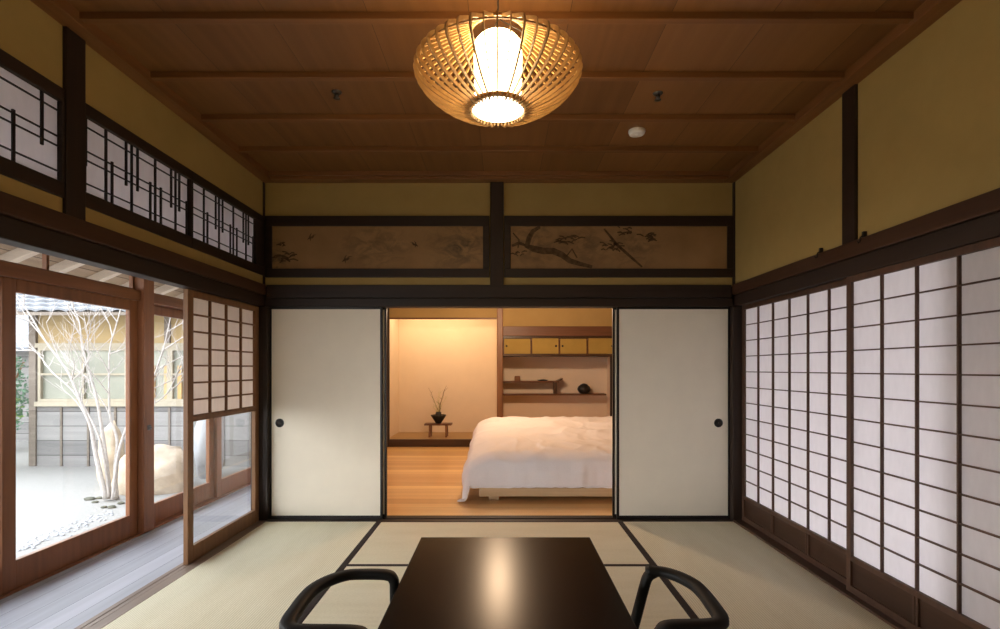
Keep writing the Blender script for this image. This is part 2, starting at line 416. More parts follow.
# end wall
w = MB()
w.box((XL, YB, 1.965), (-.10, YB + .07, ZC)); w.box((.015, YB, 1.965), (XR, YB + .07, ZC))
struct('wall_back', w, M['plaster'], 'ochre plaster wall around the painted transom panels', 'wall')
struct('wall_front', MB().box((XL - .2, YR - .1, 1.8), (XR + .2, YR, 3.0)).box((XL - .2, YR - .1, -.1), (-1.85, YR, 1.8)).box((1.8, YR - .1, -.1), (XR + .2, YR, 1.8)), M['plaster'], 'ochre plaster wall behind the viewpoint', 'wall')

# posts
trim(MB().box((XL - .07, 2.38, ZN1 - .01), (XL + .018, 2.492, ZC - .02)), M['dark_z'], 'dark post between the lattice transoms on the veranda side', 'post')
trim(MB().box((XL - .09, .44, -.03), (XL + .018, .56, ZC - .02)), M['dark_z'], 'dark post at the near end of the veranda opening', 'post')
trim(MB().box((XR - .018, 2.865, ZN1 - .01), (XR + .09, 2.975, ZC - .02)), M['dark_z'], 'dark post dividing the plaster above the large shoji', 'post')
trim(MB().box((-.098, YB - .03, ZN1 - .01), (.013, YB + .09, ZC - .02)), M['dark_z'], 'dark post between the two painted transoms', 'post')
trim(MB().box((XL - .06, YB - .03, 0), (XL + .040, YB + .1, ZN0)).box((XL - .06, YB - .03, ZN1), (XL + .008, YB + .1, ZC - .02)), M['dark_z'], 'dark corner post beside the half-glazed shoji', 'post')
trim(MB().box((XR - .028, YB - .05, 0), (XR + .10, YB + .1, ZN0)).box((XR - .012, YB - .03, ZN1), (XR + .1, YB + .1, ZC - .02)), M['dark_z'], 'dark corner post beside the large shoji', 'post')
# nageshi (tie beams) with the grooved lintel below
def nageshi_y(x, s, label):
    trim(MB().box((x - s * .06, YR, 1.885), (x + s * .028, YB + .1 if s > 9 else YB - .03, ZN1)), M['rail_y'], 'brown tie beam ' + label)
    trim(MB().box((x - s * .085, YR, ZN0), (x + s * .006, YB - .03, 1.884)), M['dark_y'], 'dark grooved lintel ' + label, 'lintel')
nageshi_y(XL, 1, 'over the veranda opening'); nageshi_y(XR, -1, 'over the large shoji')
trim(MB().box((XL + .03, YB - .03, 1.862), (XR - .03, YB + .06, ZN1)), M['dark_x'], 'brown tie beam above the bedroom doorway')
trim(MB().box((XL + .01, YB - .008, ZN0), (XR - .01, YB + .12, 1.861)), M['dark_x'], 'dark grooved lintel above the bedroom doorway', 'lintel')
trim(MB().box((XL - .10, YB - .031, -.05), (XL + .0, YB + .14, ZC)), M['dark_z'], 'dark end post between room and veranda', 'post')
trim(MB().box((XR + .012, YB - .031, -.05), (XR + .16, YB + .14, ZC)), M['dark_z'], 'dark end post behind the large shoji', 'post')
# sills
trim(MB().box((XL - .095, .56, -.05), (XL - .062, YB - .03, -.002)).box((XL - .058, .56, -.05), (XL - .028, YB - .03, -.002)).box((XL - .024, .56, -.05), (XL + .04, YB - .03, 0)).box((XL - .095, .56, -.06), (XL + .04, YB - .03, -.012)),
     M['sill_y'], 'grooved wooden sill along the veranda', 'sill', .002)
trim(MB().box((XR - .03, .2, -.05), (XR + .12, YB - .05, .012)), M['shojidark_y'], 'wooden sill under the large shoji', 'sill', .002)
trim(MB().box((XL - .02, YB - .06, -.05), (XR + .06, YB + .015, -.001)).box((XL + .06, YB + .045, -.05), (XR - .045, YB + .125, -.001)).box((XL + .06, YB - .06, -.06), (XR - .045, YB + .125, -.012)), M['dark_x'], 'dark sill across the bedroom doorway', 'sill', .002)

# ------------------------------------------------------------------ tatami
def tatami(x0, x1, y0, y1, along, label, sides=(0, 1)):
    t = empty('tatami_mat', ((x0 + x1) / 2, (y0 + y1) / 2, -.045), label, 'tatami mat', 'tatami mats on the floor')
    MB().box((x0 + .001, y0 + .001, -.045), (x1 - .001, y1 - .001, 0)).build('woven_mat', M['tatami_' + 'xy'[along]], t, .003)
    b = .018 if along == 0 else .042
    for s in sides:
        if along == 0:
            ya = y0 + .0008 if s == 0 else y1 - b
            MB().box((x0 + .002, ya, -.03), (x1 - .002, ya + b - .0008, .0016)).build('cloth_border', M['tatami_edge'], t, .0008, 1)
        else:
            xa = x0 + .0008 if s == 0 else x1 - b
            MB().box((xa, y0 + .002, -.03), (xa + b - .0008, y1 - .002, .0016)).build('cloth_border', M['tatami_edge'], t, .0008, 1)
XA, XB, X0, X1 = -1.00, .96, XL + .04, XR - .03
Y0 = YB - .06
tatami(X0, XA, Y0 - 1.95, Y0, 1, 'lengthwise tatami mat in front of the half-glazed shoji', (1,))
tatami(X0, XA, Y0 - 3.90, Y0 - 1.95, 1, 'tatami mat by the open part of the veranda, nearest the viewer', (1,))
tatami(XB, X1, Y0 - 1.95, Y0, 1, 'lengthwise tatami mat at the foot of the large shoji, far end', (0,))
tatami(XB, X1, Y0 - 3.90, Y0 - 1.95, 1, 'tatami mat at the foot of the large shoji, near end', (0,))
tatami(XA, XB, Y0 - .965, Y0, 0, 'crosswise tatami mat directly before the bedroom doorway')
tatami(XA, XB, Y0 - 1.95, Y0 - .965, 0, 'crosswise tatami mat under the far edge of the black table')
tatami(XA, XB, Y0 - 2.925, Y0 - 1.95, 0, 'crosswise tatami mat beneath the middle of the black table')
tatami(XA, XB, Y0 - 3.90, Y0 - 2.925, 0, 'crosswise tatami mat nearest the viewer')
struct('floor_rear', MB().box((X0, YR, -.045), (X1, Y0 - 3.902, 0)), M['tatami_x'], 'tatami floor behind the viewpoint', 'floor')

# ------------------------------------------------------------------ fusuma
dn = [0]
def door(label, loc, cat='sliding door'):
    dn[0] += 1
    return empty('door_%d' % dn[0], loc, label, cat, None, 'structure')
def fusuma(x0, x1, y, handle_x, label):
    d = door(label, ((x0 + x1) / 2, y, 0))
    z0, z1, f = -.009, 1.788, .017
    MB().box((x0 + f, y, z0 + f + .018), (x1 - f, y + .022, z1 - f)).build('paper_panel', M['fusuma'], d)
    MB().box((x0, y - .004, z0), (x0 + f, y + .026, z1)).box((x1 - f, y - .004, z0), (x1, y + .026, z1)) \
        .box((x0 + f, y - .004, z0), (x1 - f, y + .026, z0 + f + .02)).box((x0 + f, y - .004, z1 - f), (x1 - f, y + .026, z1)).build('lacquer_frame', M['lacquer'], d, .002)
    if handle_x is not None:
        tag(MB().disc_y((handle_x, y + .001, .81), .037, .006).build('recessed_pull', M['iron'], d), 'round black pull')
fusuma(-1.963, -1.012, YB + .018, -1.878, 'white sliding panel on the veranda side of the bedroom doorway')
fusuma(.972, 1.925, YB + .018, 1.828, 'white sliding panel on the large shoji side of the bedroom doorway')
fusuma(-1.935, -.984, YB + .06, None, 'panel slid open behind the white panel on the veranda side')
fusuma(.944, 1.895, YB + .06, None, 'panel slid open behind the white panel on the shoji side')

# ------------------------------------------------------------------ painted transoms
def painting_panel(x0, x1, label, mat, strokes):
    z0, z1 = 2.035, 2.55
    t = empty('transom_panel', ((x0 + x1) / 2, YB, z0), label, 'transom', 'painted transoms over the bedroom doorway')
    MB().box((x0, YB - .02, z0), (x1, YB + .03, z0 + .072)).box((x0, YB - .02, z1 - .085), (x1, YB + .03, z1)) \
        .box((x0, YB - .02, z0 + .072), (x0 + .055, YB + .03, z1 - .085)).box((x1 - .055, YB - .02, z0 + .072), (x1, YB + .03, z1 - .085)).build('frame', M['dark_x'], t, .004)
    mb = MB().box((x0 + .05, YB - .004, z0 + .065), (x1 - .05, YB + .02, z1 - .08))
    if strokes:
        for s in strokes:   # flat brush strokes: list of (x, z, halfwidth)
            vs = []; n = len(s)
            for i, (x, z, h) in enumerate(s):
                a, b = s[max(i - 1, 0)], s[min(i + 1, n - 1)]
                d = Vector((b[0] - a[0], 0, b[1] - a[1])); d.normalize()
                nx, nz = -d.z, d.x
                vs += [(x + nx * h, YB - .0052, z + nz * h), (x - nx * h, YB - .0052, z - nz * h)]
            mb.add(vs, [(2 * i, 2 * i + 1, 2 * i + 3, 2 * i + 2) for i in range(n - 1)])
    p = mb.build('painting', mat, t)
    p.data.materials.append(M['ink'])
    for q in p.data.polygons: q.material_index = 0 if q.index < 6 else 1
    return t
M['ink'] = mat_plain('faded_ink', (0.10, 0.06, 0.03), 0.8, 0.35, 30, 0.1)
def P(px, py): return ((px - 502) / 118.9, 1.27 + (368.5 - py) / 118.9)
def bird(px, py, s, f=1):
    x, z = P(px, py); k = .01 * s
    def q(dx, dz, h): return (x + f * dx * k, z + dz * k, h * k)
    return [[q(-3, -1.5, .1), q(-1, 0, .9), q(1.2, .5, .9), q(3, 1.6, .15)],
            [q(-1, .2, .6), q(-.6, 2, .5), q(.6, 4, .1)], [q(.2, .2, .5), q(2.4, 2.4, .4), q(4.6, 2.6, .1)], [q(-.5, -.5, .5), q(-.2, -2.6, .1)]]
def stroke(pts, w):
    n = len(pts); return [(*P(*p), w * (.35 + .65 * math.sin(PI * (i + .6) / (n + .4)))) for i, p in enumerate(pts)]
sl = bird(311, 238, 1.0, 1) + bird(346, 260, 1.1, 1) + bird(415, 245, .9, -1)
rr = random.Random(3)
def tuft(cx, cy, n, s, mul=1.0):
    out = []
    for _ in range(n):
        a = rr.uniform(-.5, .5) + rr.choice((0, PI)); l = rr.uniform(.5, 1) * s
        x0, y0 = cx + rr.uniform(-s, s) * .8 * mul, cy + rr.uniform(-s, s) * .45
        out.append(stroke([(x0, y0), (x0 + l * .5 * math.cos(a), y0 - l * .5 * math.sin(a) - 1), (x0 + l * math.cos(a), y0 - l * math.sin(a))], .006))
    return out
sl += tuft(283, 258, 16, 9) + tuft(282, 244, 5, 5)
pl = -1.0
painting_panel(-1.985, -.105, 'painted transom with flying birds over the veranda side white panel',
               mat_painting('ink_wash_birds', [(-.02, .25, .42, .26, .75), (.72, .26, .42, .3, .9), (-.86, .16, .14, .2, .9)]), sl)
sr = [stroke([(540, 227), (533, 231), (529, 238), (527, 246), (534, 249), (543, 251), (553, 251), (562, 255), (570, 261), (580, 264), (592, 267)], .028),
      stroke([(604, 229), (609, 235), (616, 244), (625, 252), (634, 260), (642, 267)], .012), stroke([(513, 233), (519, 240), (518, 248)], .007),
      stroke([(527, 246), (519, 243), (512, 246)], .014), stroke([(566, 257), (572, 249), (577, 258)], .008)]
sr += tuft(568, 239, 16, 10, 1.3) + tuft(612, 247, 16, 8) + tuft(650, 237, 12, 9) + tuft(624, 231, 10, 8) + tuft(518, 254, 6, 6)
painting_panel(.018, XR - .005, 'painted transom with a gnarled pine branch over the shoji side white panel',
               mat_painting('ink_wash_pine', [(-.72, .3, .3, .3, .8), (-.3, .26, .36, .28, .65), (.12, .24, .35, .3, .6)]), sr)

# ------------------------------------------------------------------ shoji on the right
M['paper_back'] = mat_paper('washi_paper_double', (0.72, 0.64, 0.60), 0.30)
def shoji_right(x, y1, y0, ncol, label, paper=M['paper']):
    """x = room-side face; far edge y1, near edge y0"""
    d = door(label, (x, (y0 + y1) / 2, .012))
    th, st = .030, .036
    zb, zt, zk = .014, 1.789, .218
    fr = MB()
    fr.box((x, y1 - st, zb), (x + th, y1, zt)).box((x, y0, zb), (x + th, y0 + st, zt))
    fr.box((x, y0 + st, zt - .034), (x + th, y1 - st, zt)).box((x, y0 + st, zb), (x + th, y1 - st, zb + .038)).box((x, y0 + st, zk - .028), (x + th, y1 - st, zk))
    fr.build('frame', M['shojidark_z'], d, .002)
    a0, a1 = y0 + st, y1 - st
    lt = MB(); nr = 12; h = (zt - .034 - zk) / nr
    for k in range(1, ncol):
        y = a1 + (a0 - a1) * k / ncol
        lt.box((x + .004, y - .0045, zk), (x + .019, y + .0045, zt - .034))
    for k in range(1, nr):
        z = zk + h * k
        lt.box((x + .006, a0, z - .0035), (x + .018, a1, z + .0035))
    lt.build('lattice', M['shojidark_z'], d)
    MB().box((x + .0192, a0 - .01, zk - .01), (x + .0206, a1 + .01, zt - .026)).build('paper', paper, d)
    kb = MB(); kb.box((x + .012, a0 - .004, zb + .03), (x + .02, a1 + .004, zk - .02)).build('skirt_board', M['rail_y'], d)
    mu = MB()
    for k in range(1, ncol // 2):
        y = a1 + (a0 - a1) * 2 * k / ncol
        mu.box((x + .001, y - .017, zb + .038), (x + .026, y - .003, zk - .028)).box((x + .001, y + .003, zb + .038), (x + .026, y + .017, zk - .028))
    mu.build('skirt_stile', M['shojidark_z'], d, .0015)
    return d
shoji_right(1.992, 4.345, 2.945, 6, 'large shoji panel at the far end, next to the corner post')
shoji_right(1.956, 2.972, 1.53, 6, 'large shoji panel nearest the viewer, overlapping the far one')
shoji_right(2.030, 2.345, .95, 6, 'large shoji panel slid behind the nearest one', M['paper_back'])
shoji_right(1.956, 1.51, .2, 6, 'large shoji panel beside the viewpoint')

d = door('added row of shoji panels behind the viewpoint, letting in fill daylight', (0, YR - .05, 0))  # unseen shoji, added so daylight fills the room from behind the camera
fr = MB(); pp = MB(); lt = MB()
for k in range(4):
    a = -1.85 + .9125 * k; b = a + .9125
    fr.box((a, YR - .06, 0), (a + .035, YR - .03, 1.8)).box((b - .035, YR - .06, 0), (b, YR - .03, 1.8)).box((a + .035, YR - .06, 0), (b - .035, YR - .03, .2)).box((a + .035, YR - .06, 1.765), (b - .035, YR - .03, 1.8))
    pp.box((a + .03, YR - .052, .19), (b - .03, YR - .050, 1.77))
    for j in range(1, 4): lt.box((a + .21 * j, YR - .05, .2), (a + .21 * j + .009, YR - .038, 1.765))
    for j in range(1, 10): lt.box((a + .035, YR - .049, .2 + 1.565 * j / 10), (b - .035, YR - .039, .207 + 1.565 * j / 10))
fr.build('frame', M['shojidark_z'], d); pp.build('paper', M['paper_dim'], d); lt.build('lattice', M['shojidark_z'], d)

# ------------------------------------------------------------------ half-glazed (yukimi) shoji on the left
def yukimi(xf, y0, y1, label):
    """xf = room-side face"""
    d = door(label, (xf, (y0 + y1) / 2, 0))
    st, th = .062, .032
    zt, zm1, zm0, zb1 = 1.786, .985, .92, .105
    x1, x0 = xf, xf - th
    fr = MB()
    fr.box((x0, y0, 0), (x1, y0 + st, zt)).box((x0, y1 - st, 0), (x1, y1, zt))
    fr.box((x0, y0 + st, zt - .045), (x1, y1 - st, zt)).box((x0, y0 + st, zm0), (x1, y1 - st, zm0 + .03)).box((x0, y0 + st, 0), (x1, y1 - st, zb1))
    fr.build('frame', M['shoji_z'], d, .003)
    a0, a1 = y0 + st, y1 - st
    z0, z1 = zm0 + .03, zt - .045
    lt = MB()
    for k in range(1, 4):
        y = a0 + (a1 - a0) * k / 4; lt.box((x1 - .022, y - .006, z0), (x1 - .005, y + .006, z1))
    for k in range(1, 7):
        z = z0 + (z1 - z0) * k / 7; lt.box((x1 - .021, a0, z - .006), (x1 - .007, a1, z + .006))
    lt.box((x1 - .022, a0, z0), (x1 - .005, a1, z0 + .012))
    lt.build('lattice', M['shoji_z'], d)
    MB().box((x1 - .0245, a0 - .01, z0 - .01), (x1 - .0225, a1 + .01, z1 + .01)).build('paper', M['paper_warm'], d)
    MB().box((x1 - .018, a0 - .008, zb1 - .008), (x1 - .014, a1 + .008, zm0 + .008)).build('glass_pane', M['glass'], d)
yukimi(XL - .029, 3.38, 4.366, 'half-glazed shoji standing closed at the far end of the veranda opening')

# ------------------------------------------------------------------ lattice transoms (ranma), left wall
wn = [0]
def window(label, loc, cat='window'):
    wn[0] += 1
    return empty('window_%d' % wn[0], loc, label, cat, None, 'structure')
def ranma(y0, y1, label, shorts, f0=.012, f1=.014):
    z0, z1 = 2.045, 2.54
    d = window(label, (XL, (y0 + y1) / 2, z0), 'transom window')
    MB().box((XL - .05, y0, z0), (XL + .012, y1, z0 + .07)).box((XL - .05, y0, z1 - .06), (XL + .012, y1, z1)) \
        .box((XL - .05, y0, z0 + .07), (XL + .012, y0 + f0, z1 - .06)).box((XL - .05, y1 - f1, z0 + .07), (XL + .012, y1, z1 - .06)).build('frame', M['dark_y'], d, .003)
    a0, a1, b0, b1 = y0 + f0, y1 - f1, z0 + .07, z1 - .06
    MB().box((XL - .014, a0 - .01, b0 - .01), (XL - .012, a1 + .01, b1 + .01)).build('paper', M['paper_ranma'], d)
    lt = MB(); H = b1 - b0; L = a1 - a0
    for fz in (.13, .44, .56, .88):
        lt.box((XL - .0115, a0, b0 + H * fz - .003), (XL - .005, a1, b0 + H * fz + .0035))
    for (fy, g0, g1) in shorts:
        y = a0 + L * fy
        lt.box((XL - .0118, y - .0055, b0 + H * g0), (XL - .003, y + .0055, b0 + H * g1))
    lt.build('lattice', M['lacquer'], d)
full = lambda y: (y, 0, 1)
dn_ = lambda y: (y, .36, 1)
up_ = lambda y: (y, 0, .60)
pat = [dn_(.02), full(.175), up_(.225), dn_(.345), full(.395), dn_(.45), up_(.575), full(.625), up_(.685), dn_(.80), full(.85), dn_(.895), up_(.985)]
ranma(2.492, 3.355, 'lattice transom window just beyond the dark post on the veranda side', pat)
ranma(3.357, 4.37, 'lattice transom window at the far corner above the half-glazed shoji', pat, .014, .14)
ranma(1.52, 2.379, 'lattice transom window nearest the viewer, before the dark post', [full(.1), full(.3), up_(.36), dn_(.45), full(.52), (.54, 0, .2), full(.64), up_(.74), dn_(.90), (.60, 0, .2)], .012, .014)
ranma(.562, 1.518, 'lattice transom window beside the viewpoint', pat)

# ------------------------------------------------------------------ veranda (engawa) and glazed doors
XE = -2.80
struct('floor_veranda', MB().box((XE - .07, -2.0, -.10), (XL - .097, 9.2, -.012)), M['engawa'], 'weathered grey veranda floor boards outside the room', 'floor')
def glass_door(y0, y1, xo, label):
    d = door(label, (xo, (y0 + y1) / 2, 0), 'glass door')
    st, th = .085, .034
    x0, x1 = xo - th, xo
    zt = 1.788
    MB().box((x0, y0, 0), (x1, y0 + st, zt)).box((x0, y1 - st, 0), (x1, y1, zt)).box((x0, y0 + st, 1.71), (x1, y1 - st, zt)).box((x0, y0 + st, 0), (x1, y1 - st, .165)).build('frame', M['red_z'], d, .004)
    MB().box((x0 + .015, y0 + st - .01, .155), (x0 + .019, y1 - st + .01, 1.72)).build('glass_pane', M['glass'], d)
    return d
d1 = glass_door(2.93, 4.02, XE, 'glazed veranda door fully in view with reddish frame')
glass_door(4.06, 5.16, XE - .04, 'glazed veranda door seen half behind the half-glazed shoji')
glass_door(5.14, 6.24, XE, 'glazed veranda door seen only through the shoji glass')
glass_door(6.20, 7.30, XE - .04, 'glazed veranda door farthest along the veranda')
glass_door(1.90, 2.97, XE - .04, 'glazed veranda door cut by the photo edge')
glass_door(.85, 1.92, XE, 'glazed veranda door beside the viewpoint')
trim(MB().box((XE - .06, 4.025, .0), (XE + .045, 4.145, 2.2)), M['red_z'], 'reddish veranda post between the glazed doors', 'post')
tag(MB().box((XE + .0455, 4.06, .79), (XE + .05, 4.10, .83)).box((XE + .05, 4.066, .80), (XE + .06, 4.094, .815)).build('latch', M['chrome'], bpy.data.objects['trim_%d' % tn[0]], .002), 'metal latch')
trim(MB().box((XE - .09, -1.5, 1.79), (XE + .02, 4.024, 1.868)).box((XE - .09, 4.146, 1.79), (XE + .02, 9.2, 1.868)), M['red_y'], 'reddish rail above the glazed veranda doors', 'rail')
trim(MB().box((XE - .09, -1.5, 2.16), (XE + .03, 4.024, 2.27)).box((XE - .09, 4.146, 2.16), (XE + .03, 9.2, 2.27)), M['red_y'], 'upper beam of the veranda windows')
trim(MB().box((XE - .10, -1.5, -.10), (XE + .02, 9.2, -.0005)), M['red_y'], 'reddish sill under the glazed veranda doors', 'sill')
def vtransom(y0, y1, label, bars):
    d = window(label, (XE - .04, (y0 + y1) / 2, 1.868), 'transom window')
    fr = MB().box((XE - .055, y0, 1.868), (XE - .025, y0 + .02, 2.16)).box((XE - .055, y1 - .02, 1.868), (XE - .025, y1, 2.16))
    fr.box((XE - .055, y0 + .02, 1.868), (XE - .025, y1 - .02, 1.884)).box((XE - .055, y0 + .02, 2.14), (XE - .025, y1 - .02, 2.16))
    for b in bars: fr.box((XE - .055, b - .01, 1.884), (XE - .025, b + .01, 2.14))
    fr.build('frame', M['red_z'], d, .002)
    MB().box((XE - .042, y0 + .015, 1.878), (XE - .039, y1 - .015, 2.15)).build('glass_pane', M['glass'], d)
vtransom(2.05, 4.022, 'clear transom above the glazed veranda door in full view', [3.255])
vtransom(4.148, 6.2, 'clear transom above the second glazed veranda door', [5.15])
vtransom(.5, 2.048, 'clear transom above the nearest glazed veranda door', [1.2])

# roof over the veranda with exposed rafters
rf = tag(bpy.data.objects.new('veranda_roof', None), 'veranda roof with pale exposed rafters and soffit boards', 'roof', None, 'structure'); COL.objects.link(rf); rf.location = (XL, 3, 2.7)
za, zb, xa, xb = 2.80, 1.995, XL - .06, -3.95
mb = MB(); 
sl_ = (za - zb) / (xa - xb)
mb.add([(xa, -1.5, za + .05), (xb, -1.5, zb + .05), (xb, 9.2, zb + .05), (xa, 9.2, za + .05), (xa, -1.5, za + .09), (xb, -1.5, zb + .09), (xb, 9.2, zb + .09), (xa, 9.2, za + .09)],
       [(0, 1, 2, 3), (7, 6, 5, 4), (0, 4, 5, 1), (1, 5, 6, 2), (2, 6, 7, 3), (3, 7, 4, 0)])
mb.build('soffit', M['eave_y'], rf)
rafters = MB()
for k in range(25):
    y = -1.2 + k * .43
    rafters.bar((xa, y, za + .022), (xb + .03, y, zb + .022),   .065, .07)
rafters.build('rafters', M['eave_x'], rf)
MB().box((xb - .02, -1.5, zb + .0), (xb + .015, 9.2, zb + .10)).box((-3.45, -1.5, zb + .5 * sl_ - .045), (-3.41, 9.2, zb + .5 * sl_ - .006)).build('fascia', M['red_y'], rf, .003)

# right-hand outside: eave
re_ = MB(); 
re_.add([(2.05, -1.5, 2.45), (3.1, -1.5, 2.15), (3.1, 6.0, 2.15), (2.05, 6.0, 2.45), (2.05, -1.5, 2.5), (3.1, -1.5, 2.2), (3.1, 6.0, 2.2), (2.05, 6.0, 2.5)],
        [(3, 2, 1, 0), (4, 5, 6, 7), (0, 1, 5, 4), (1, 2, 6, 5), (2, 3, 7, 6), (3, 0, 4, 7)])
struct('roof_eave', re_, M['eave_y'], 'eave outside the large shoji', 'roof')
struct('roof', MB().box((XL - .1, YR - .2, 3.0), (XR + .2, 9.8, 3.06)), M['roof'], 'roof slab over the rooms', 'roof')

# ------------------------------------------------------------------ bedroom
YF = 8.50      # alcove front line
struct('floor_bedroom', MB().box((XL - .02, YB + .126, -.08), (2.6, 9.7, -.004)), M['bedfloor'], 'glossy orange wood floor of the bedroom', 'floor')
struct('ceiling_bedroom', MB().box((XL - .1, YB + .13, 2.55), (2.7, 9.75, 2.6)), M['ceil_x'], 'bedroom ceiling', 'ceiling')
struct('wall_bedroom_right', MB().box((2.6, YB + .13, -.08), (2.7, 9.7, 2.55)), M['plaster_bed'], 'plaster side wall of the bedroom', 'wall')
struct('wall_bedroom_front', MB().box((XL, YB + .128, 1.80), (2.6, YB + .17, 2.55)), M['plaster_bed'], 'bedroom side of the wall over the doorway', 'wall')
struct('wall_bedroom_return', MB().box((XR + .1, YB + .128, 0), (2.6, YB + .17, 1.8)), M['plaster_bed'], 'bedroom side return wall', 'wall')
struct('wall_bedroom_left', MB().box((XL - .09, YB + .13, 1.8), (XL - .03, 9.7, 2.55)).box((XL - .09, YB + .13, -.08), (XL - .03, 4.9, 1.8)).box((XL - .09, 7.9, -.08), (XL - .03, 9.7, 1.8)),
       M['plaster_bed'], 'plaster wall between bedroom and veranda', 'wall')
d = door('shoji between the bedroom and the veranda', (XL - .06, 6.4, 0))
fr = MB(); pp = MB(); lt = MB()
for k in range(3):
    a, b = 4.9 + k, 5.9 + k
    fr.box((XL - .07, a, 0), (XL - .04, a + .04, 1.8)).box((XL - .07, b - .04, 0), (XL - .04, b, 1.8)).box((XL - .07, a + .04, 0), (XL - .04, b - .04, .1)).box((XL - .07, a + .04, 1.76), (XL - .04, b - .04, 1.8))
    pp.box((XL - .062, a + .03, .09), (XL - .060, b - .03, 1.77))
    for j in range(1, 4): lt.box((XL - .06, a + .04 + .92 * j / 4 - .005, .1), (XL - .047, a + .04 + .92 * j / 4 + .005, 1.76))
    for j in range(1, 8): lt.box((XL - .059, a + .04, .1 + 1.66 * j / 8 - .004), (XL - .049, b - .04, .1 + 1.66 * j / 8 + .004))
fr.build('frame', M['shoji_z'], d); pp.build('paper', M['paper_ranma'], d); lt.build('lattice', M['shoji_z'], d)

# picture alcove
YT = 9.50
struct('wall_alcove', MB().box((XL - .1, YT, 0), (.01, YT + .08, 2.55)).box((-.05, YF + .075, -.004), (.0165, YT, 2.55)).box((XL - .03, YF + .05, .115), (-1.875, YT, 2.55)), M['plaster_pale'], 'pale plaster back wall of the picture alcove', 'wall')
trim(MB().box((XL - .03, YF + .06, .08), (-.085, YT, .115)), M['toko'], 'pale wooden floor of the picture alcove', 'alcove floor')
trim(MB().box((XL - .03, YF, -.006), (-.085, YF + .06, .117)), M['toko_dark'], 'dark front sill of the picture alcove', 'sill')
trim(MB().box((XL - .0, YF + .02, 2.075), (-.085, YF + .07, 2.10)), M['post_x'], 'thin lintel of the picture alcove', 'lintel')
struct('wall_alcove_head', MB().box((XL - .02, YF + .025, 2.10), (-.085, YF + .065, 2.55)), M['plaster_bed'], 'ochre plaster above the picture alcove', 'wall')
trim(MB().box((-.083, YF - .02, -.004), (.016, YF + .08, 2.55)), M['post_z'], 'brown post between picture alcove and shelf alcove', 'post', .012)
trim(MB().box((XL - .03, YF - .01, -.004), (-1.835, YF + .05, 2.55)), M['dark_z'], 'dark post at the left side of the picture alcove', 'post')
# shelf alcove
YS = 9.10
struct('wall_shelf_alcove', MB().box((.016, YS, -.004), (2.6, YS + .06, 2.55)).box((1.83, YF + .06, -.004), (1.86, YS, 1.80)).box((1.86, YF + .05, -.004), (2.6, YF + .08, 1.80)), M['plaster_pale'], 'pale plaster back of the shelf alcove', 'wall')
struct('wall_shelf_head', MB().box((.016, YF + .02, 1.955), (2.6, YF + .08, 2.55)), M['plaster_bed'], 'ochre plaster above the shelf alcove', 'wall')
trim(MB().box((.016, YF - .01, 1.80), (2.6, YF + .07, 1.955)), M['post_x'], 'brown lintel above the mustard cupboards', 'lintel')
trim(MB().box((1.765, YF, -.004), (1.83, YF + .06, 1.475)), M['dark_z'], 'dark post at the far side of the shelf alcove', 'post')
# hanging cupboard
c = empty('wall_cupboard', (.9, YF + .3, 1.47), 'long wall cupboard with four mustard sliding doors above the bed', 'cupboard')
cx = [.02, .478, .936, 1.394, 1.852]
body = MB().box((cx[0], YF + .04, 1.755), (cx[4], YS - .002, 1.80)).box((cx[0], YF + .02, 1.472), (cx[4], YS - .002, 1.51)).box((cx[0], YS - .03, 1.51), (cx[4], YS - .002, 1.755))
body.box((cx[0], YF + .02, 1.765), (cx[4], YF + .04, 1.798))
body.build('body', M['toko_dark'], c, .002)
pulls = [.09, -.09, .07, -.07]
for k in range(4):
    off = .03 if k % 2 else .045
    a, b = cx[k] + .004, cx[k + 1] - .004
    dr = MB().box((a, YF + off, 1.512), (b, YF + off + .012, 1.762)).build('door', M['mustard'], c)
    for e0 in (a, b - .012): MB().box((e0, YF + off - .003, 1.512), (e0 + .012, YF + off, 1.762)).build('edge_strip', M['post_x'], dr)
    hx = a + .05 if pulls[k] > 0 else b - .05
    MB().disc_y((hx, YF + off, 1.637), .017, .006, 16).build('pull', M['iron'], dr)
# staggered shelf
s = empty('staggered_shelf', (.9, YF + .35, .8), 'staggered dark wooden shelf behind the bed with a curled end', 'shelf')
MB().box((.018, YF + .34, .815), (1.764, YS - .002, .84)).build('lower_board', M['post_x'], s, .003)
ub = MB().box((.018, YF + .34, 1.035), (.96, YS - .002, 1.058))
ub.build('upper_board', M['post_x'], s, .003)
MB().add([(.93, YF + .34, 1.058), (.96, YF + .34, 1.058), (1.0, YF + .34, 1.07), (1.035, YF + .34, 1.10), (1.02, YF + .34, 1.105), (.985, YF + .34, 1.085),
          (.93, YS - .01, 1.058), (.96, YS - .01, 1.058), (1.0, YS - .01, 1.07), (1.035, YS - .01, 1.10), (1.02, YS - .01, 1.105), (.985, YS - .01, 1.085)],
         [(0, 1, 2, 3, 4, 5), (11, 10, 9, 8, 7, 6), (0, 6, 7, 1), (1, 7, 8, 2), (2, 8, 9, 3), (3, 9, 10, 4), (4, 10, 11, 5), (5, 11, 6, 0)]).build('curled_end', M['toko_dark'], s)
MB().box((.87, YF + .36, .84), (.93, YF + .42, 1.035)).build('strut', M['toko_dark'], s, .003)
o = MB().box((.215, YF + .42, 1.058), (.31, YF + .51, 1.135)).box((.222, YF + .427, 1.135), (.303, YF + .503, 1.142)).build('small_box', M['brownbox'], None, .004)
tag(o, 'small reddish brown box on the upper shelf board', 'box')
o = MB().lathe([(.05, 0), (.085, .02), (.112, .065), (.112, .09), (.09, .13), (.062, .148), (.062, .158), (.05, .16), (.04, .165), (.012, .175)], (1.405, YF + .47, .84), 28).build('round_pot', M['iron'])
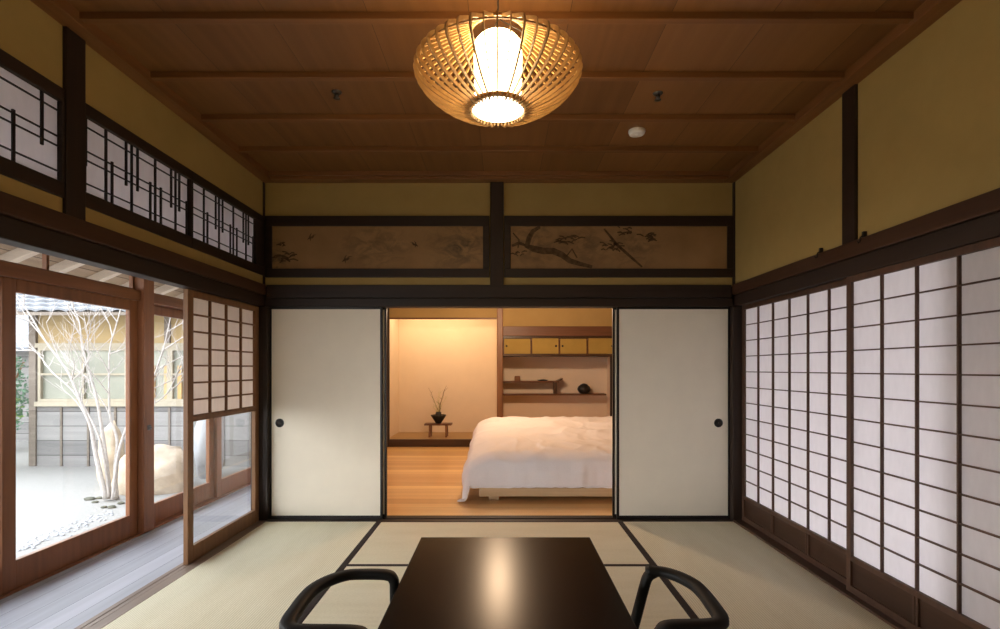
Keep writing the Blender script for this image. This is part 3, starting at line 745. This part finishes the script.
tag(o, 'black round pot on the lower shelf board', 'pot')
o = MB().lathe([(.05, 0), (.085, .008), (.10, .016), (.06, .020), (.02, .028)], (.70, YF + .47, 1.058), 24).build('dish', M['iron'])
tag(o, 'small flat dark dish near the end of the upper shelf board', 'dish')

# flower stand, bowl, twigs
sx = (438.2 - 502) / 59.3; sy = 8.86; fz = .115
st = empty('flower_stand', (sx, sy, fz), 'low wooden flower stand with splayed legs in the picture alcove', 'stand')
MB().box((sx - .228, sy - .11, fz + .20), (sx + .228, sy + .11, fz + .228)).build('top', M['post_x'], st, .004)
for i in (-1, 1):
    for j in (-1, 1):
        MB().bar((sx + i * .135, sy + j * .075, fz + .20), (sx + i * .14, sy + j * .078, fz), .032, .032, (0, 1, 0)).build('leg', M['post_z'], st, .003)
    MB().box((sx + i * .135 - .01, sy - .06, fz + .16), (sx + i * .135 + .01, sy + .06, fz + .18)).build('stretcher', M['post_x'], st)
bz = fz + .228
bo = MB().lathe([(.045, 0), (.05, .012), (.085, .06), (.128, .128), (.130, .142), (.122, .142), (.078, .062), (.03, .03), (.002, .028)], (sx, sy, bz), 32).build('flower_bowl', M['iron'])
tag(bo, 'black conical flower bowl on the low wooden stand', 'bowl')
tw = empty('twig_arrangement', (sx, sy, bz + .03), 'bare pale twigs arranged in the black bowl', 'flower arrangement')
MB().lathe([(.055, .03), (.06, .12), (.045, .19), (.01, .20)], (sx, sy, bz), 14).build('moss_ball', M['iron'], tw)
rt = random.Random(11)
for (dx, dz, dk) in [(-.16, .60, 1), (-.10, .45, 0), (-.05, .30, 0), (.0, .55, 0), (.03, .60, 0), (.07, .46, 0), (.10, .58, 1), (.14, .46, 0), (.13, .64, 1), (-.12, .3, 0)]:
    pts = []
    for i in range(6):
        f = i / 5; pts.append((sx + dx * f ** 1.2 + rt.uniform(-.008, .008), sy + rt.uniform(-.02, .02) - .02 * f, bz + .15 + (dz - .15) * f))
    mb = MB().tube(pts, [.006 - .004 * i / 5 for i in range(6)], 6)
    for i in (2, 3, 4):
        p = Vector(pts[i]); e = p + Vector((rt.uniform(-.06, .06), rt.uniform(-.02, .02), rt.uniform(.03, .07)))
        mb.tube([p, e], [.003, .0015], 5)
    mb.build('stem', M['twigdark'] if dk else M['twig'], tw)

# ------------------------------------------------------------------ bed
bd = empty('bed', (.6, 6.0, 0), 'low platform bed with a puffy white duvet in the bedroom', 'bed')
BX0, BX1, BY0, BY1 = -.22, 1.56, 5.0, 7.15
MB().box((BX0, BY0, .045), (BX1, BY1, .128)).build('platform', M['lightwood'], bd, .006)
for x in (-.08, 1.42):
    for y in (5.12, 7.0): MB().box((x - .05, y - .04, -.004), (x + .05, y + .04, .045)).build('leg', M['lightwood'], bd, .003)
MB().box((BX0 + .04, BY0 + .06, .128), (BX1 - .03, BY1 - .03, .36)).build('mattress', M['linen'], bd, .05, 4)
def duvet():
    L, R, F, B = -.315, 1.62, 5.015, 7.1     # plan outline of the top
    nu, nv = 110, 120
    drop = .36                                # cloth hanging over the sides
    vs = []; fs = []
    W_, D_ = R - L, B - F
    for j in range(nv + 1):
        for i in range(nu + 1):
            s_ = -drop + (W_ + drop) * i / nu          # arc length across, negative = hanging on the left
            t_ = -drop + (D_ + drop) * j / nv          # along, negative = hanging at the foot
            ox = max(0, -s_); oy = max(0, -t_)
            sx_, ty = max(s_, 0), max(t_, 0)
            # base top height
            z = .435 + .175 * min(1, ty / 1.7) ** .85
            x, y = L + sx_, F + ty
            # soft rounding near edges
            e1, e2 = sx_ / .22, ty / .16
            if e1 < 1: z -= .085 * (1 - e1) ** 2
            if e2 < 1: z -= .06 * (1 - e2) ** 2
            # puffs
            pz = noise.noise(Vector((x * 2.6, y * 2.2, .3))) * .030 + noise.noise(Vector((x * 6, y * 5, 2.3))) * .014
            pz += (1 - abs(noise.noise(Vector((x * 3.5 + y * 1.2, y * 3.0 - x, 5.1))))) ** 6 * .012
            wr = noise.noise(Vector((x * 9 + 2 * noise.noise(Vector((x * 3, y * 3, 8))), y * 4.0, 3.3)))
            z += pz + .006 * (1 - abs(wr)) ** 3
            if ox > 0 or oy > 0:
                r = math.hypot(ox, oy)
                dz = r * (.86 if oy > 0 and ox == 0 else .93)
                fold = noise.noise(Vector((x * 5.5 * (1 if oy > ox else .2), y * 5.5 * (1 if ox >= oy else .2), 1.7)))
                fold2 = noise.noise(Vector((x * 14, y * 12, z * 3)))
                k = min(1, r / .12)
                out = .028 * k + .07 * (r / drop) ** 2 * (1 if (ox > 0 and oy > 0) else .25)
                nx, ny = (ox / r, oy / r)
                bulge = math.sin(min(1, r / .3) * PI) * .03
                x -= nx * (out + bulge + k * (.045 * fold + .014 * fold2)); y -= ny * (out * .6 + bulge * .8 + k * (.026 * fold + .008 * fold2))
                c_ = min(1, ox / .20); c_ = c_ * c_ * (3 - 2 * c_); lim = .14 - .126 * c_
                z = max(z - dz * 1.05, lim + .012 * (1 + fold2) + (.0 if ox > 0 else .012 * fold))
            vs.append((x, y, z))
    w_ = nu + 1
    for j in range(nv):
        for i in range(nu): fs.append((j * w_ + i, j * w_ + i + 1, (j + 1) * w_ + i + 1, (j + 1) * w_ + i))
    o = MB().add(vs, fs, True).build('duvet', M['linen'], bd)
    so = o.modifiers.new('thick', 'SOLIDIFY'); so.thickness = .02; so.offset = -1
    su = o.modifiers.new('subsurf', 'SUBSURF'); su.levels = su.render_levels = 1
duvet()
def pillow(x, y):
    vs = []; fs = []; n = 16
    for sgn in (1, -1):
        for j in range(n + 1):
            for i in range(n + 1):
                u, v = i / n * 2 - 1, j / n * 2 - 1
                h = (max(0, (1 - u ** 4) * (1 - v ** 4))) ** .5 * .075 * sgn
                vs.append((x + u * .33, y + v * .22, .47 + h))
    m = (n + 1) ** 2
    for s_ in (0, 1):
        for j in range(n):
            for i in range(n):
                q = [s_ * m + j * (n + 1) + i, s_ * m + j * (n + 1) + i + 1, s_ * m + (j + 1) * (n + 1) + i + 1, s_ * m + (j + 1) * (n + 1) + i]
                fs.append(q if s_ == 0 else q[::-1])
    return MB().add(vs, fs, True)
#pillow hidden beneath the duvet is left out

# ------------------------------------------------------------------ low table
TZ = .385
t = empty('low_table', (.005, 2.2, 0), 'dark lacquered low table standing in the middle of the tatami', 'table')
tx0, tx1, ty0, ty1 = -.425, .462, 1.50, 2.747
MB().box((tx0, ty0, TZ - .032), (tx1, ty1, TZ)).build('tabletop', M['tabletop'], t, .005, 3)
MB().box((tx0 + .07, ty0 + .07, TZ - .085), (tx1 - .07, ty0 + .09, TZ - .032)).box((tx0 + .07, ty1 - .09, TZ - .085), (tx1 - .07, ty1 - .07, TZ - .032)) \
    .box((tx0 + .07, ty0 + .09, TZ - .085), (tx0 + .09, ty1 - .09, TZ - .032)).box((tx1 - .09, ty0 + .09, TZ - .085), (tx1 - .07, ty1 - .09, TZ - .032)).build('apron', M['tabletop'], t, .002)
for x in (tx0 + .08, tx1 - .08):
    for y in (ty0 + .08, ty1 - .08):
        MB().box((x - .03, y - .03, .001), (x + .03, y + .03, TZ - .032)).build('leg', M['tabletop'], t, .004)

# ------------------------------------------------------------------ low chairs
def smooth_path(pts, n=8):
    out = []; P_ = [Vector(p) for p in pts]
    for i in range(len(P_) - 1):
        p0, p1, p2, p3 = P_[max(i - 1, 0)], P_[i], P_[i + 1], P_[min(i + 2, len(P_) - 1)]
        for k in range(n):
            u = k / n
            out.append(.5 * ((2 * p1) + (-p0 + p2) * u + (2 * p0 - 5 * p1 + 4 * p2 - p3) * u * u + (-p0 + 3 * p1 - 3 * p2 + p3) * u ** 3))
    out.append(P_[-1]); return out
def chair(cx, cy, m, label, far_end, near_end, za, lean):
    """m = +1: back towards +x; far_end / near_end = x of the arm ends, back at cx"""
    c = empty('low_armchair', (cx - m * .2, cy, 0), label, 'chair', 'low black armchairs at the table')
    h = .233
    pts = [(far_end - m * lean, cy + h, .02), (far_end - m * lean * .5, cy + h, .20), (far_end - m * lean * .14, cy + h + .002, za - .07), (far_end + m * .004, cy + h + .003, za - .02), (far_end + m * .035, cy + h + .005, za),
           (cx - m * .115, cy + h + .004, za + .003), (cx - m * .06, cy + h - .012, za + .004), (cx - m * .012, cy + h - .07, za + .006), (cx + m * .018, cy + .08, za + .008), (cx + m * .024, cy, za + .008),
           (cx + m * .020, cy - .08, za + .008), (cx + m * .012, cy - h + .055, za + .006), (cx - m * .008, cy - h + .012, za + .004), (cx - m * .055, cy - h - .003, za + .003),
           (near_end + m * .035, cy - h - .005, za), (near_end + m * .004, cy - h - .003, za - .02), (near_end - m * lean * .14, cy - h - .002, za - .07), (near_end - m * lean * .5, cy - h, .20), (near_end - m * lean, cy - h, .02)]
    sp = smooth_path(pts, 7)
    ups = []
    for i, p in enumerate(sp):
        d_ = (sp[min(i + 1, len(sp) - 1)] - sp[max(i - 1, 0)]).normalized()
        side = d_.cross(Vector((0, 0, 1)))
        f = abs(d_.z)
        # on the legs the band's broad side keeps facing sideways
        ups.append(Vector((-m * f, 0, 1 - f)))
    MB().ribbon(sp, .052, .032, ups).build('arm_frame', M['blackwood'], c)
    fx = max(far_end * m, near_end * m) * m
    MB().box((fx - m * .05, cy - h + .035, .10), (cx - m * .02, cy + h - .035, .125)).build('seat_board', M['blackwood'], c, .006)
    MB().box((fx - m * .04, cy - h + .045, .125), (cx - m * .03, cy + h - .045, .165)).build('seat_cushion', M['cushion'], c, .014, 4)
    for y in (cy - h, cy + h):
        e = far_end if y > cy else near_end
        MB().box((e - m * lean, y - .02, .003), (cx - m * .01, y + .02, .024)).build('skid', M['blackwood'], c, .004)
        MB().box((cx - m * .10, y - .02, .024), (cx - m * .06, y + .02, .11)).build('rear_support', M['blackwood'], c, .003)
    for x in (fx - m * .02, cx - m * .08):
        MB().box((x - .012, cy - h, .088), (x + .012, cy + h, .108)).build('cross_rail', M['blackwood'], c, .003)
    return c
chair(-.708, 1.942, -1, 'low black armchair on the veranda side of the table', -.448, -.448, .41, .005)
chair(.738, 1.978, 1, 'low black armchair on the large shoji side of the table', .615, .525, .41, .105)

# ------------------------------------------------------------------ pendant lamp
LX, LY, LZ = -.016, 2.10, 2.465
lp = empty('pendant_lamp', (LX, LY, ZC + .035), 'onion-shaped bamboo slat pendant lamp glowing under the ceiling', 'pendant lamp')
MB().tube([(LX, LY, LZ + .205), (LX, LY, ZC + .03)], .0035, 8).build('cord', M['iron'], lp)
MB().lathe([(.045, 0), (.045, .02), (.03, .034)], (LX, LY, ZC + .001), 24).build('ceiling_cap', M['iron'], lp)
RB = [(p.x * .98, p.z) for p in smooth_path([(r, 0, z) for (r, z) in ((.106, 2.300), (.16, 2.318), (.22, 2.344), (.28, 2.383), (.32, 2.424), (.336, 2.455),
      (.326, 2.481), (.29, 2.505), (.23, 2.541), (.17, 2.578), (.112, 2.616))], 4)]   # rib profile (r, z)
cage = MB(); NR = 44
for k in range(NR):
    a = 2 * PI * k / NR
    dirv = Vector((math.cos(a), math.sin(a), 0)); tan = Vector((-math.sin(a), math.cos(a), 0))
    vs = []
    n = len(RB); th = .0031 if k % 2 else .0018
    for i, (r, z) in enumerate(RB):
        p0, p1 = RB[max(i - 1, 0)], RB[min(i + 1, n - 1)]
        tr, tz = p1[0] - p0[0], p1[1] - p0[1]; l = math.hypot(tr, tz)
        nr, nz = tz / l, -tr / l           # outward
        for (o_, s_) in ((.007, -th), (.007, th), (-.007, th), (-.007, -th)):
            vs.append(Vector((LX, LY, 0)) + dirv * (r + nr * o_) + tan * s_ + Vector((0, 0, z + nz * o_)))
    fs = []
    for i in range(n - 1):
        for q in range(4):
            q2 = (q + 1) % 4; fs.append((i * 4 + q, i * 4 + q2, (i + 1) * 4 + q2, (i + 1) * 4 + q))
    fs += [(3, 2, 1, 0), ((n - 1) * 4, (n - 1) * 4 + 1, (n - 1) * 4 + 2, (n - 1) * 4 + 3)]
    cage.add(vs, fs)
cage.build('slat_cage', M['bamboo'], lp)
def ring(r, z, w, h):
    return MB().lathe([(r - w, z), (r, z), (r, z + h), (r - w, z + h), (r - w, z)], (LX, LY, 0), 48, False, False)
for (r, z) in ((.122, LZ - .158), (.122, LZ + .142)): ring(r, z, .016, .014).build('ring', M['bamboo'], lp)
ring(.322, LZ - .003, .006, .006).build('ring', M['bamboo'], lp)
MB().lathe([(.094, LZ - .146), (.096, LZ + .06), (.093, LZ + .105), (.076, LZ + .125), (.03, LZ + .132)], (LX, LY, 0), 40).build('inner_shade', M['glow'], lp)
MB().lathe([(.100, LZ - .160), (.1035, LZ - .157), (.1035, LZ - .150), (.10, LZ - .148)], (LX, LY, 0), 40, False).build('diffuser', M['glow_disc'], lp)
for k in range(3):
    a = 2 * PI * k / 3
    MB().tube([(LX + .115 * math.cos(a), LY + .115 * math.sin(a), LZ + .148), (LX, LY, LZ + .21)], .002, 6).build('hanger', M['iron'], lp)

# ------------------------------------------------------------------ ceiling fittings
def sprinkler(x, y, label):
    s = empty('sprinkler_head', (x, y, ZC + .035), label, 'sprinkler', 'sprinkler heads on the ceiling')
    z = ZC + .037
    MB().lathe([(.008, -.014), (.022, -.012), (.030, -.002), (.030, 0)], (x, y, z), 24).build('escutcheon', M['chrome'], s)
    MB().lathe([(.010, -.034), (.012, -.014)], (x, y, z), 16).build('nozzle', M['chrome'], s)
    MB().lathe([(.004, -.043), (.019, -.042), (.019, -.039), (.004, -.037)], (x, y, z), 20).build('deflector', M['chrome'], s)
sprinkler(-.965, 3.055, 'small dark sprinkler head on the ceiling, veranda side of the lamp')
sprinkler(.915, 3.07, 'small dark sprinkler head on the ceiling near the white detector')
sd = empty('smoke_detector', (.915, 3.55, ZC + .035), 'round white smoke detector on the ceiling', 'smoke detector')
MB().lathe([(.038, -.030), (.050, -.026), (.056, -.012), (.056, .002)], (.915, 3.55, ZC + .035), 32).build('housing', M['white'], sd)
MB().lathe([(.012, -.034), (.016, -.031), (.02, -.029)], (.915, 3.55, ZC + .035), 20).build('sensor_cap', M['white'], sd)
for (y, lb) in ((3.17, 'small black hook on the tie beam, left of the dark wall post'), (2.79, 'small black hook on the tie beam, right of the dark wall post')):
    x = XR - .030
    o = MB().tube([(x + .022, y, ZN1 + .002), (x - .004, y, ZN1 + .004), (x - .010, y, ZN1 - .004), (x - .010, y, ZN1 - .024), (x - .018, y, ZN1 - .03), (x - .026, y, ZN1 - .02)], .0035, 8) \
        .box((x + .004, y - .008, ZN1), (x + .022, y + .008, ZN1 + .03)).build('wall_hook', M['iron'])
    tag(o, lb, 'hook', 'hooks on the tie beam')

# ------------------------------------------------------------------ garden
gm = MB(); n = 40
gx0, gx1, gy0, gy1 = -24, XE - .12, -8, 26
vs = []; fs = []
for j in range(n + 1):
    for i in range(n + 1):
        x = gx1 + (gx0 - gx1) * (i / n) ** 1.6; y = gy0 + (gy1 - gy0) * j / n
        vs.append((x, y, ZG + .02 * noise.noise(Vector((x * .6, y * .6, 0)))))
for j in range(n):
    for i in range(n): fs.append((j * (n + 1) + i, j * (n + 1) + i + 1, (j + 1) * (n + 1) + i + 1, (j + 1) * (n + 1) + i))
gm.add([(v[0], v[1], v[2]) for v in vs], [f[::-1] for f in fs], True)
struct('ground', gm, M['gravel'], 'pale gravel ground of the garden', 'ground')
struct('ground_side', MB().box((2.15, -8, ZG - .05), (16, 20, ZG)), M['gravel'], 'pale ground outside the large shoji', 'ground')

def P3(px, py, Y): return Vector(((px - 502) * Y / 523, Y, 1.27 + (368.5 - py) * Y / 523))
tr = empty('garden_tree', P3(107, 497, 6.8), 'bare pale multi-stemmed tree in the gravel garden', 'tree')
tr.location.z = ZG
rg = random.Random(21)
stems = [
    ([(106, 499), (96, 455), (91, 428), (84, 410), (68, 372), (46, 342), (28, 312), (8, 286)], 6.8, 6.5, .055),
    ([(110, 499), (106, 460), (102, 430), (97, 400), (89, 370), (82, 345), (79, 322), (70, 300), (60, 275)], 6.85, 7.0, .048),
    ([(117, 499), (115, 470), (117, 440), (110, 415), (109, 380), (110, 348), (117, 322), (122, 300), (120, 275)], 6.9, 7.2, .045),
    ([(113, 499), (118, 455), (132, 415), (150, 385), (163, 350), (170, 320), (176, 290)], 6.8, 6.6, .038),
    ([(109, 497), (100, 440), (76, 395), (52, 372), (36, 352), (22, 350)], 6.8, 7.1, .03),
    ([(115, 497), (122, 440), (146, 410), (168, 392), (182, 360), (192, 330)], 6.8, 7.0, .03)]
trunk = MB(); twigs = MB()
def grow(p, d, length, r, depth):
    pts = [p]; q = Vector(p); dd = d.normalized(); nseg = 5
    for i in range(nseg):
        dd = (dd + Vector((rg.uniform(-.25, .25), rg.uniform(-.2, .2), rg.uniform(-.1, .22)))).normalized()
        q = q + dd * length / nseg; pts.append(Vector(q))
    twigs.tube(pts, [r * (1 - .75 * i / nseg) for i in range(nseg + 1)], 5, True, False)
    if depth > 0:
        for i in range(1, nseg + 1):
            if rg.random() < .8:
                side = Vector((rg.uniform(-1, 1), rg.uniform(-.8, .8), rg.uniform(-.1, .9)))
                grow(pts[i], (dd * .7 + side), length * rg.uniform(.45, .7), r * .55, depth - 1)
for (path, ya, yb, r0) in stems:
    m = len(path)
    pts = [P3(x, y, ya + (yb - ya) * i / (m - 1)) for i, (x, y) in enumerate(path)]
    sp = smooth_path(pts, 5); k = len(sp)
    trunk.tube(sp, [r0 * .72 * (1 - .85 * (i / (k - 1)) ** .5) for i in range(k)], 8)
    for i in range(int(k * .38), k, 3):
        dd = (sp[min(i + 1, k - 1)] - sp[i - 1]).normalized()
        side = Vector((rg.uniform(-1, 1), rg.uniform(-.7, .7), rg.uniform(-.15, .7)))
        grow(sp[i], dd * .5 + side, rg.uniform(.45, .95), .0085, 1 if i % 2 else 2)
trunk.build('trunk', M['bark'], tr); twigs.build('twigs', M['bark'], tr)

def rock(c, sx_, sy_, sz_, seed, mat, name, label, cat, sub=28):
    vs = []; fs = []; n, m = sub, sub // 2
    for j in range(m + 1):
        th = PI * j / m
        for i in range(n):
            ph = 2 * PI * i / n
            v = Vector((math.sin(th) * math.cos(ph), math.sin(th) * math.sin(ph), math.cos(th)))
            k = 1 + .22 * noise.noise(v * 1.4 + Vector((seed, 0, 0))) + .09 * noise.noise(v * 4 + Vector((seed, 3, 0)))
            vs.append((c[0] + v.x * sx_ * k, c[1] + v.y * sy_ * k, c[2] + v.z * sz_ * k))
    for j in range(m):
        for i in range(n):
            i2 = (i + 1) % n; fs.append((j * n + i, (j + 1) * n + i, (j + 1) * n + i2, j * n + i2))
    o = MB().add(vs, fs, True).build(name, mat)
    return tag(o, label, cat)
rock((-4.98, 7.5, ZG + .20), .52, .42, .43, 3.1, M['stone'], 'boulder', 'rounded tan boulder beside the bare tree', 'boulder')
rock((-5.72, 7.65, ZG + .40), .16, .16, .52, 5.3, M['stone'], 'standing_stone', 'narrow tan stone standing right behind the tree stems', 'stone')
rock((-4.66, 8.35, ZG + .62), .22, .22, .74, 8.3, M['stonewhite'], 'upright_stone', 'tall pale upright stone seen through the shoji glass', 'stone')
for i, (px, py, s) in enumerate([(90, 500, .055), (95, 503, .035), (99, 499, .035), (112, 508, .04), (121, 504, .035), (104, 508, .03)]):
    p = P3(px, py, 1.73 * 523 / (py - 368.5))
    o = rock((p.x, p.y, ZG + .012), s * 1.3, s, s * .55, i * 2.2, M['stonedark'], 'pebble', 'small dark pebble at the foot of the bare tree', 'pebble', 12)
    o['group'] = 'dark pebbles around the bare tree'
# rough moss edging near the veranda
mo = MB(); 
for i in range(260):
    u = rg.random(); px = 18 + u * 95; py = 549 - u * 38 + rg.gauss(0, 2.2)
    Y = 1.73 * 523 / (py - 368.5); x = (px - 502) * Y / 523
    r = rg.uniform(.008, .022)
    mo.lathe([(r, 0), (r * .9, r * .5), (r * .4, r * .8)], (x, Y, ZG - .005), 6)
o = mo.build('gravel_edging', M['stone_mid'] if 'stone_mid' in M else M['stonewhite']); tag(o, 'scattered grey pebbles edging the gravel below the glazed door', 'pebbles', None, 'stuff')

# house across the garden
YH = 9.30; hx0, hx1 = -8.36, -3.0
ho = empty('garden_house', (-6, YH + 1, ZG), 'timber house wing across the garden with tiled roof', 'house')
MB().box((hx0, YH, ZG - .05), (hx1, YH + .12, .60)).build('board_wall', M['housewood'], ho)
bt = MB()
for k in range(12):
    x = hx0 + .05 + k * .48; bt.box((x - .018, YH - .02, ZG - .02), (x + .018, YH, .58))
bt.build('wall_battens', M['housetimber'], ho)
MB().box((hx0, YH + .02, 1.70), (hx1, YH + .12, 2.38)).build('plaster_band', M['houseplaster'], ho)
tb = MB().box((hx0 - .03, YH - .03, ZG), (hx0 + .09, YH + .1, 2.38)).box((-6.0, YH - .015, 1.72), (-5.9, YH + .02, 2.38)).box((hx0 + .09, YH - .02, 2.22), (hx1, YH + .02, 2.32)).box((-4.0, YH - .015, 1.72), (-3.9, YH + .02, 2.38))
tb.build('timber_frame', M['housetimber'], ho)
MB().box((hx0 + .09, YH - .06, .60), (hx1, YH + .1, .68)).box((hx0 + .09, YH - .04, 1.64), (hx1, YH + .1, 1.72)).build('window_rail', M['houseframe'], ho)
xs = [hx0 + .12, -6.65, -5.9, -4.5, -3.05]
for a, b in zip(xs[:-1], xs[1:]):
    f = MB().box((a, YH - .02, .68), (a + .05, YH + .04, 1.64)).box((b - .05, YH - .02, .68), (b, YH + .04, 1.64)).box((a + .05, YH - .02, .68), (b - .05, YH + .04, .73)).box((a + .05, YH - .02, 1.59), (b - .05, YH + .04, 1.64))
    f.box((a + .05, YH - .015, 1.15), (b - .05, YH + .03, 1.185))
    if b - a > 1: f.box(((a + b) / 2 - .02, YH - .015, .73), ((a + b) / 2 + .02, YH + .03, 1.59))
    w_ = f.build('window', M['houseframe'], ho)
    MB().box((a + .04, YH + .035, .70), (b - .04, YH + .045, 1.62)).build('pane', M['housepane'], w_)
br = MB()
for k in range(6):
    x = -6.2 - .05 + k * .24; br.box((x, YH + .0, .73), (x + .07, YH + .034, 1.32))
br.build('window_bars', M['housebar'], ho)
# tiled roof
rx0, rx1, ry0, ry1, rz0, rz1 = -10.3, -3.0, YH - .75, YH + 3.4, 2.19, 3.75
ro = MB(); cols = 180; rows = 15
sl2 = (rz1 - rz0) / (ry1 - ry0)
for r in range(rows):
    ya, yb = ry0 + (ry1 - ry0) * r / rows, ry0 + (ry1 - ry0) * (r + 1) / rows + .03
    vs = []; fs = []
    for i in range(cols + 1):
        x = rx0 + (rx1 - rx0) * i / cols
        hgt = .032 * abs(math.sin(PI * i / 6.0))
        for (y, up) in ((ya, .045), (yb, .0)):
            vs.append((x, y, rz0 + (y - ry0) * sl2 + hgt + up))
        vs.append((x, ya, rz0 + (ya - ry0) * sl2 + hgt + .008))
    for i in range(cols):
        fs.append((i * 3, i * 3 + 3, i * 3 + 4, i * 3 + 1)); fs.append((i * 3 + 2, i * 3 + 5, i * 3 + 3, i * 3))
    ro.add(vs, fs)
ro.build('roof_tiles', M['roof'], ho)
MB().add([(rx0, ry0, rz0 - .05), (rx1, ry0, rz0 - .05), (rx1, ry1, rz1 - .05), (rx0, ry1, rz1 - .05), (rx0, ry0, rz0), (rx1, ry0, rz0), (rx1, ry1, rz1), (rx0, ry1, rz1)],
         [(3, 2, 1, 0), (4, 5, 6, 7), (0, 1, 5, 4), (1, 2, 6, 5), (2, 3, 7, 6), (3, 0, 4, 7)]).build('roof_deck', M['housetimber'], ho)
# second roof further back
sh = empty('garden_shed', (-12.5, 13, ZG), 'small grey building behind the house corner', 'shed')
MB().box((-14.5, 12.4, ZG), (-9.6, 14.5, 1.75)).build('wall', M['housewood'], sh)
MB().add([(-15, 11.9, 1.75), (-9.2, 11.9, 1.75), (-9.2, 13.7, 3.05), (-15, 13.7, 3.05), (-9.2, 15.5, 1.75), (-15, 15.5, 1.75), (-15, 11.9, 1.66), (-9.2, 11.9, 1.66), (-9.2, 15.5, 1.66), (-15, 15.5, 1.66)],
         [(0, 1, 2, 3), (3, 2, 4, 5), (9, 8, 7, 6), (6, 7, 1, 0), (5, 4, 8, 9), (1, 7, 8, 4, 2), (0, 3, 5, 9, 6)]).build('roof', M['roof'], sh)

def shrub(c, r, h, nleaf, mat, label, seed):
    q = random.Random(seed)
    s_ = empty('shrub', c, label, 'shrub', 'shrubs beside the house corner')
    mb = MB(); st_ = MB()
    for i in range(7):
        a = q.uniform(0, 2 * PI); st_.tube([c, (c[0] + .3 * r * math.cos(a), c[1] + .3 * r * math.sin(a), c[2] + h * .5), (c[0] + .7 * r * math.cos(a), c[1] + .7 * r * math.sin(a), c[2] + h * .85)], [.02, .014, .006], 6)
    for i in range(nleaf):
        v = Vector((q.gauss(0, 1), q.gauss(0, 1), q.gauss(0, 1))).normalized() * q.uniform(.45, 1)
        p = Vector((c[0] + v.x * r, c[1] + v.y * r, c[2] + h * .55 + v.z * h * .5))
        d_ = Vector((q.uniform(-1, 1), q.uniform(-1, 1), q.uniform(-.3, 1))).normalized(); w_ = d_.orthogonal().normalized(); l = q.uniform(.06, .13)
        mb.add([p, p + d_ * l * .5 + w_ * l * .22, p + d_ * l, p + d_ * l * .5 - w_ * l * .22], [(0, 1, 2, 3)])
    st_.build('stems', M['twigdark'], s_); mb.build('leaves', mat, s_)
shrub((-9.05, 9.1, ZG), .46, 1.75, 2600, M['leaf'], 'bright green shrub at the house corner', 5)
shrub((-9.0, 8.05, ZG), .42, 1.0, 1500, M['leafdark'], 'low dark green shrub in front of the taller one', 6)
shrub((-10.6, 10.9, ZG), .7, 2.2, 1500, M['leafdark'], 'tall grey green shrub behind the house corner', 7)

# ------------------------------------------------------------------ light
def area(name, loc, rot, sx_, sy_, power, color):
    l = bpy.data.lights.new(name, 'AREA'); l.shape = 'RECTANGLE'; l.size = sx_; l.size_y = sy_; l.energy = power; l.color = color
    o = bpy.data.objects.new(name, l); COL.objects.link(o); o.location = loc; o.rotation_euler = rot
    return o
def point(name, loc, power, color, r=.06):
    l = bpy.data.lights.new(name, 'POINT'); l.energy = power; l.color = color; l.shadow_soft_size = r
    o = bpy.data.objects.new(name, l); COL.objects.link(o); o.location = loc
    return o
wd = bpy.data.worlds.new('sky'); S.world = wd; wd.use_nodes = True
nt = wd.node_tree
bg = nt.nodes['Background']; bg.inputs['Strength'].default_value = 9.0
tc = nt.nodes.new('ShaderNodeTexCoord'); sp = nt.nodes.new('ShaderNodeSeparateXYZ'); nt.links.new(tc.outputs['Generated'], sp.inputs[0])
rp = nt.nodes.new('ShaderNodeValToRGB'); nt.links.new(sp.outputs['Z'], rp.inputs[0])
rp.color_ramp.elements[0].position = 0; rp.color_ramp.elements[0].color = (1, .98, .97, 1)
rp.color_ramp.elements[1].position = 1; rp.color_ramp.elements[1].color = (.86, .92, 1, 1)
rx = nt.nodes.new('ShaderNodeValToRGB'); mxx = nt.nodes.new('ShaderNodeMath'); mxx.operation = 'MULTIPLY_ADD'; mxx.inputs[1].default_value = .5; mxx.inputs[2].default_value = .5
nt.links.new(sp.outputs['X'], mxx.inputs[0]); nt.links.new(mxx.outputs[0], rx.inputs[0])
rx.color_ramp.elements[0].position = .1; rx.color_ramp.elements[0].color = (1, 1, 1, 1)
rx.color_ramp.elements[1].position = .75; rx.color_ramp.elements[1].color = (.42, .42, .42, 1)
mm = nt.nodes.new('ShaderNodeMix'); mm.data_type = 'RGBA'; mm.blend_type = 'MULTIPLY'; mm.inputs['Factor'].default_value = 1
nt.links.new(rp.outputs[0], mm.inputs['A']); nt.links.new(rx.outputs[0], mm.inputs['B'])
nt.links.new(mm.outputs['Result'], bg.inputs[0])
WARM = (1.0, .62, .30)
point('bedroom_lamp', (-.04, 6.5, 2.2), 120, (1.0, .70, .44), .10)
area('alcove_light', ((XL - .05) / 2, YF + .30, 2.45), (math.radians(25), 0, 0), 1.5, .08, 19, (1.0, .70, .37))

# ------------------------------------------------------------------ camera
cam = bpy.data.cameras.new('camera'); co = bpy.data.objects.new('camera', cam); COL.objects.link(co)
co.location = (0, 0, 1.27); co.rotation_euler = (PI / 2, 0, 0)
cam.sensor_width = 36; cam.sensor_fit = 'HORIZONTAL'; cam.lens = 523 / 1000 * 36
cam.shift_x = -.002; cam.shift_y = .054; cam.clip_start = .02; cam.clip_end = 200
S.camera = co
S.view_settings.view_transform = 'Standard'; S.view_settings.look = 'None'; S.view_settings.gamma = 1
S.view_settings.use_curve_mapping = False; S.view_settings.exposure = 0.12
S.cycles.use_denoising = True
S.cycles.max_bounces = 10; S.cycles.diffuse_bounces = 6; S.cycles.transparent_max_bounces = 16
S.cycles.sample_clamp_indirect = 6
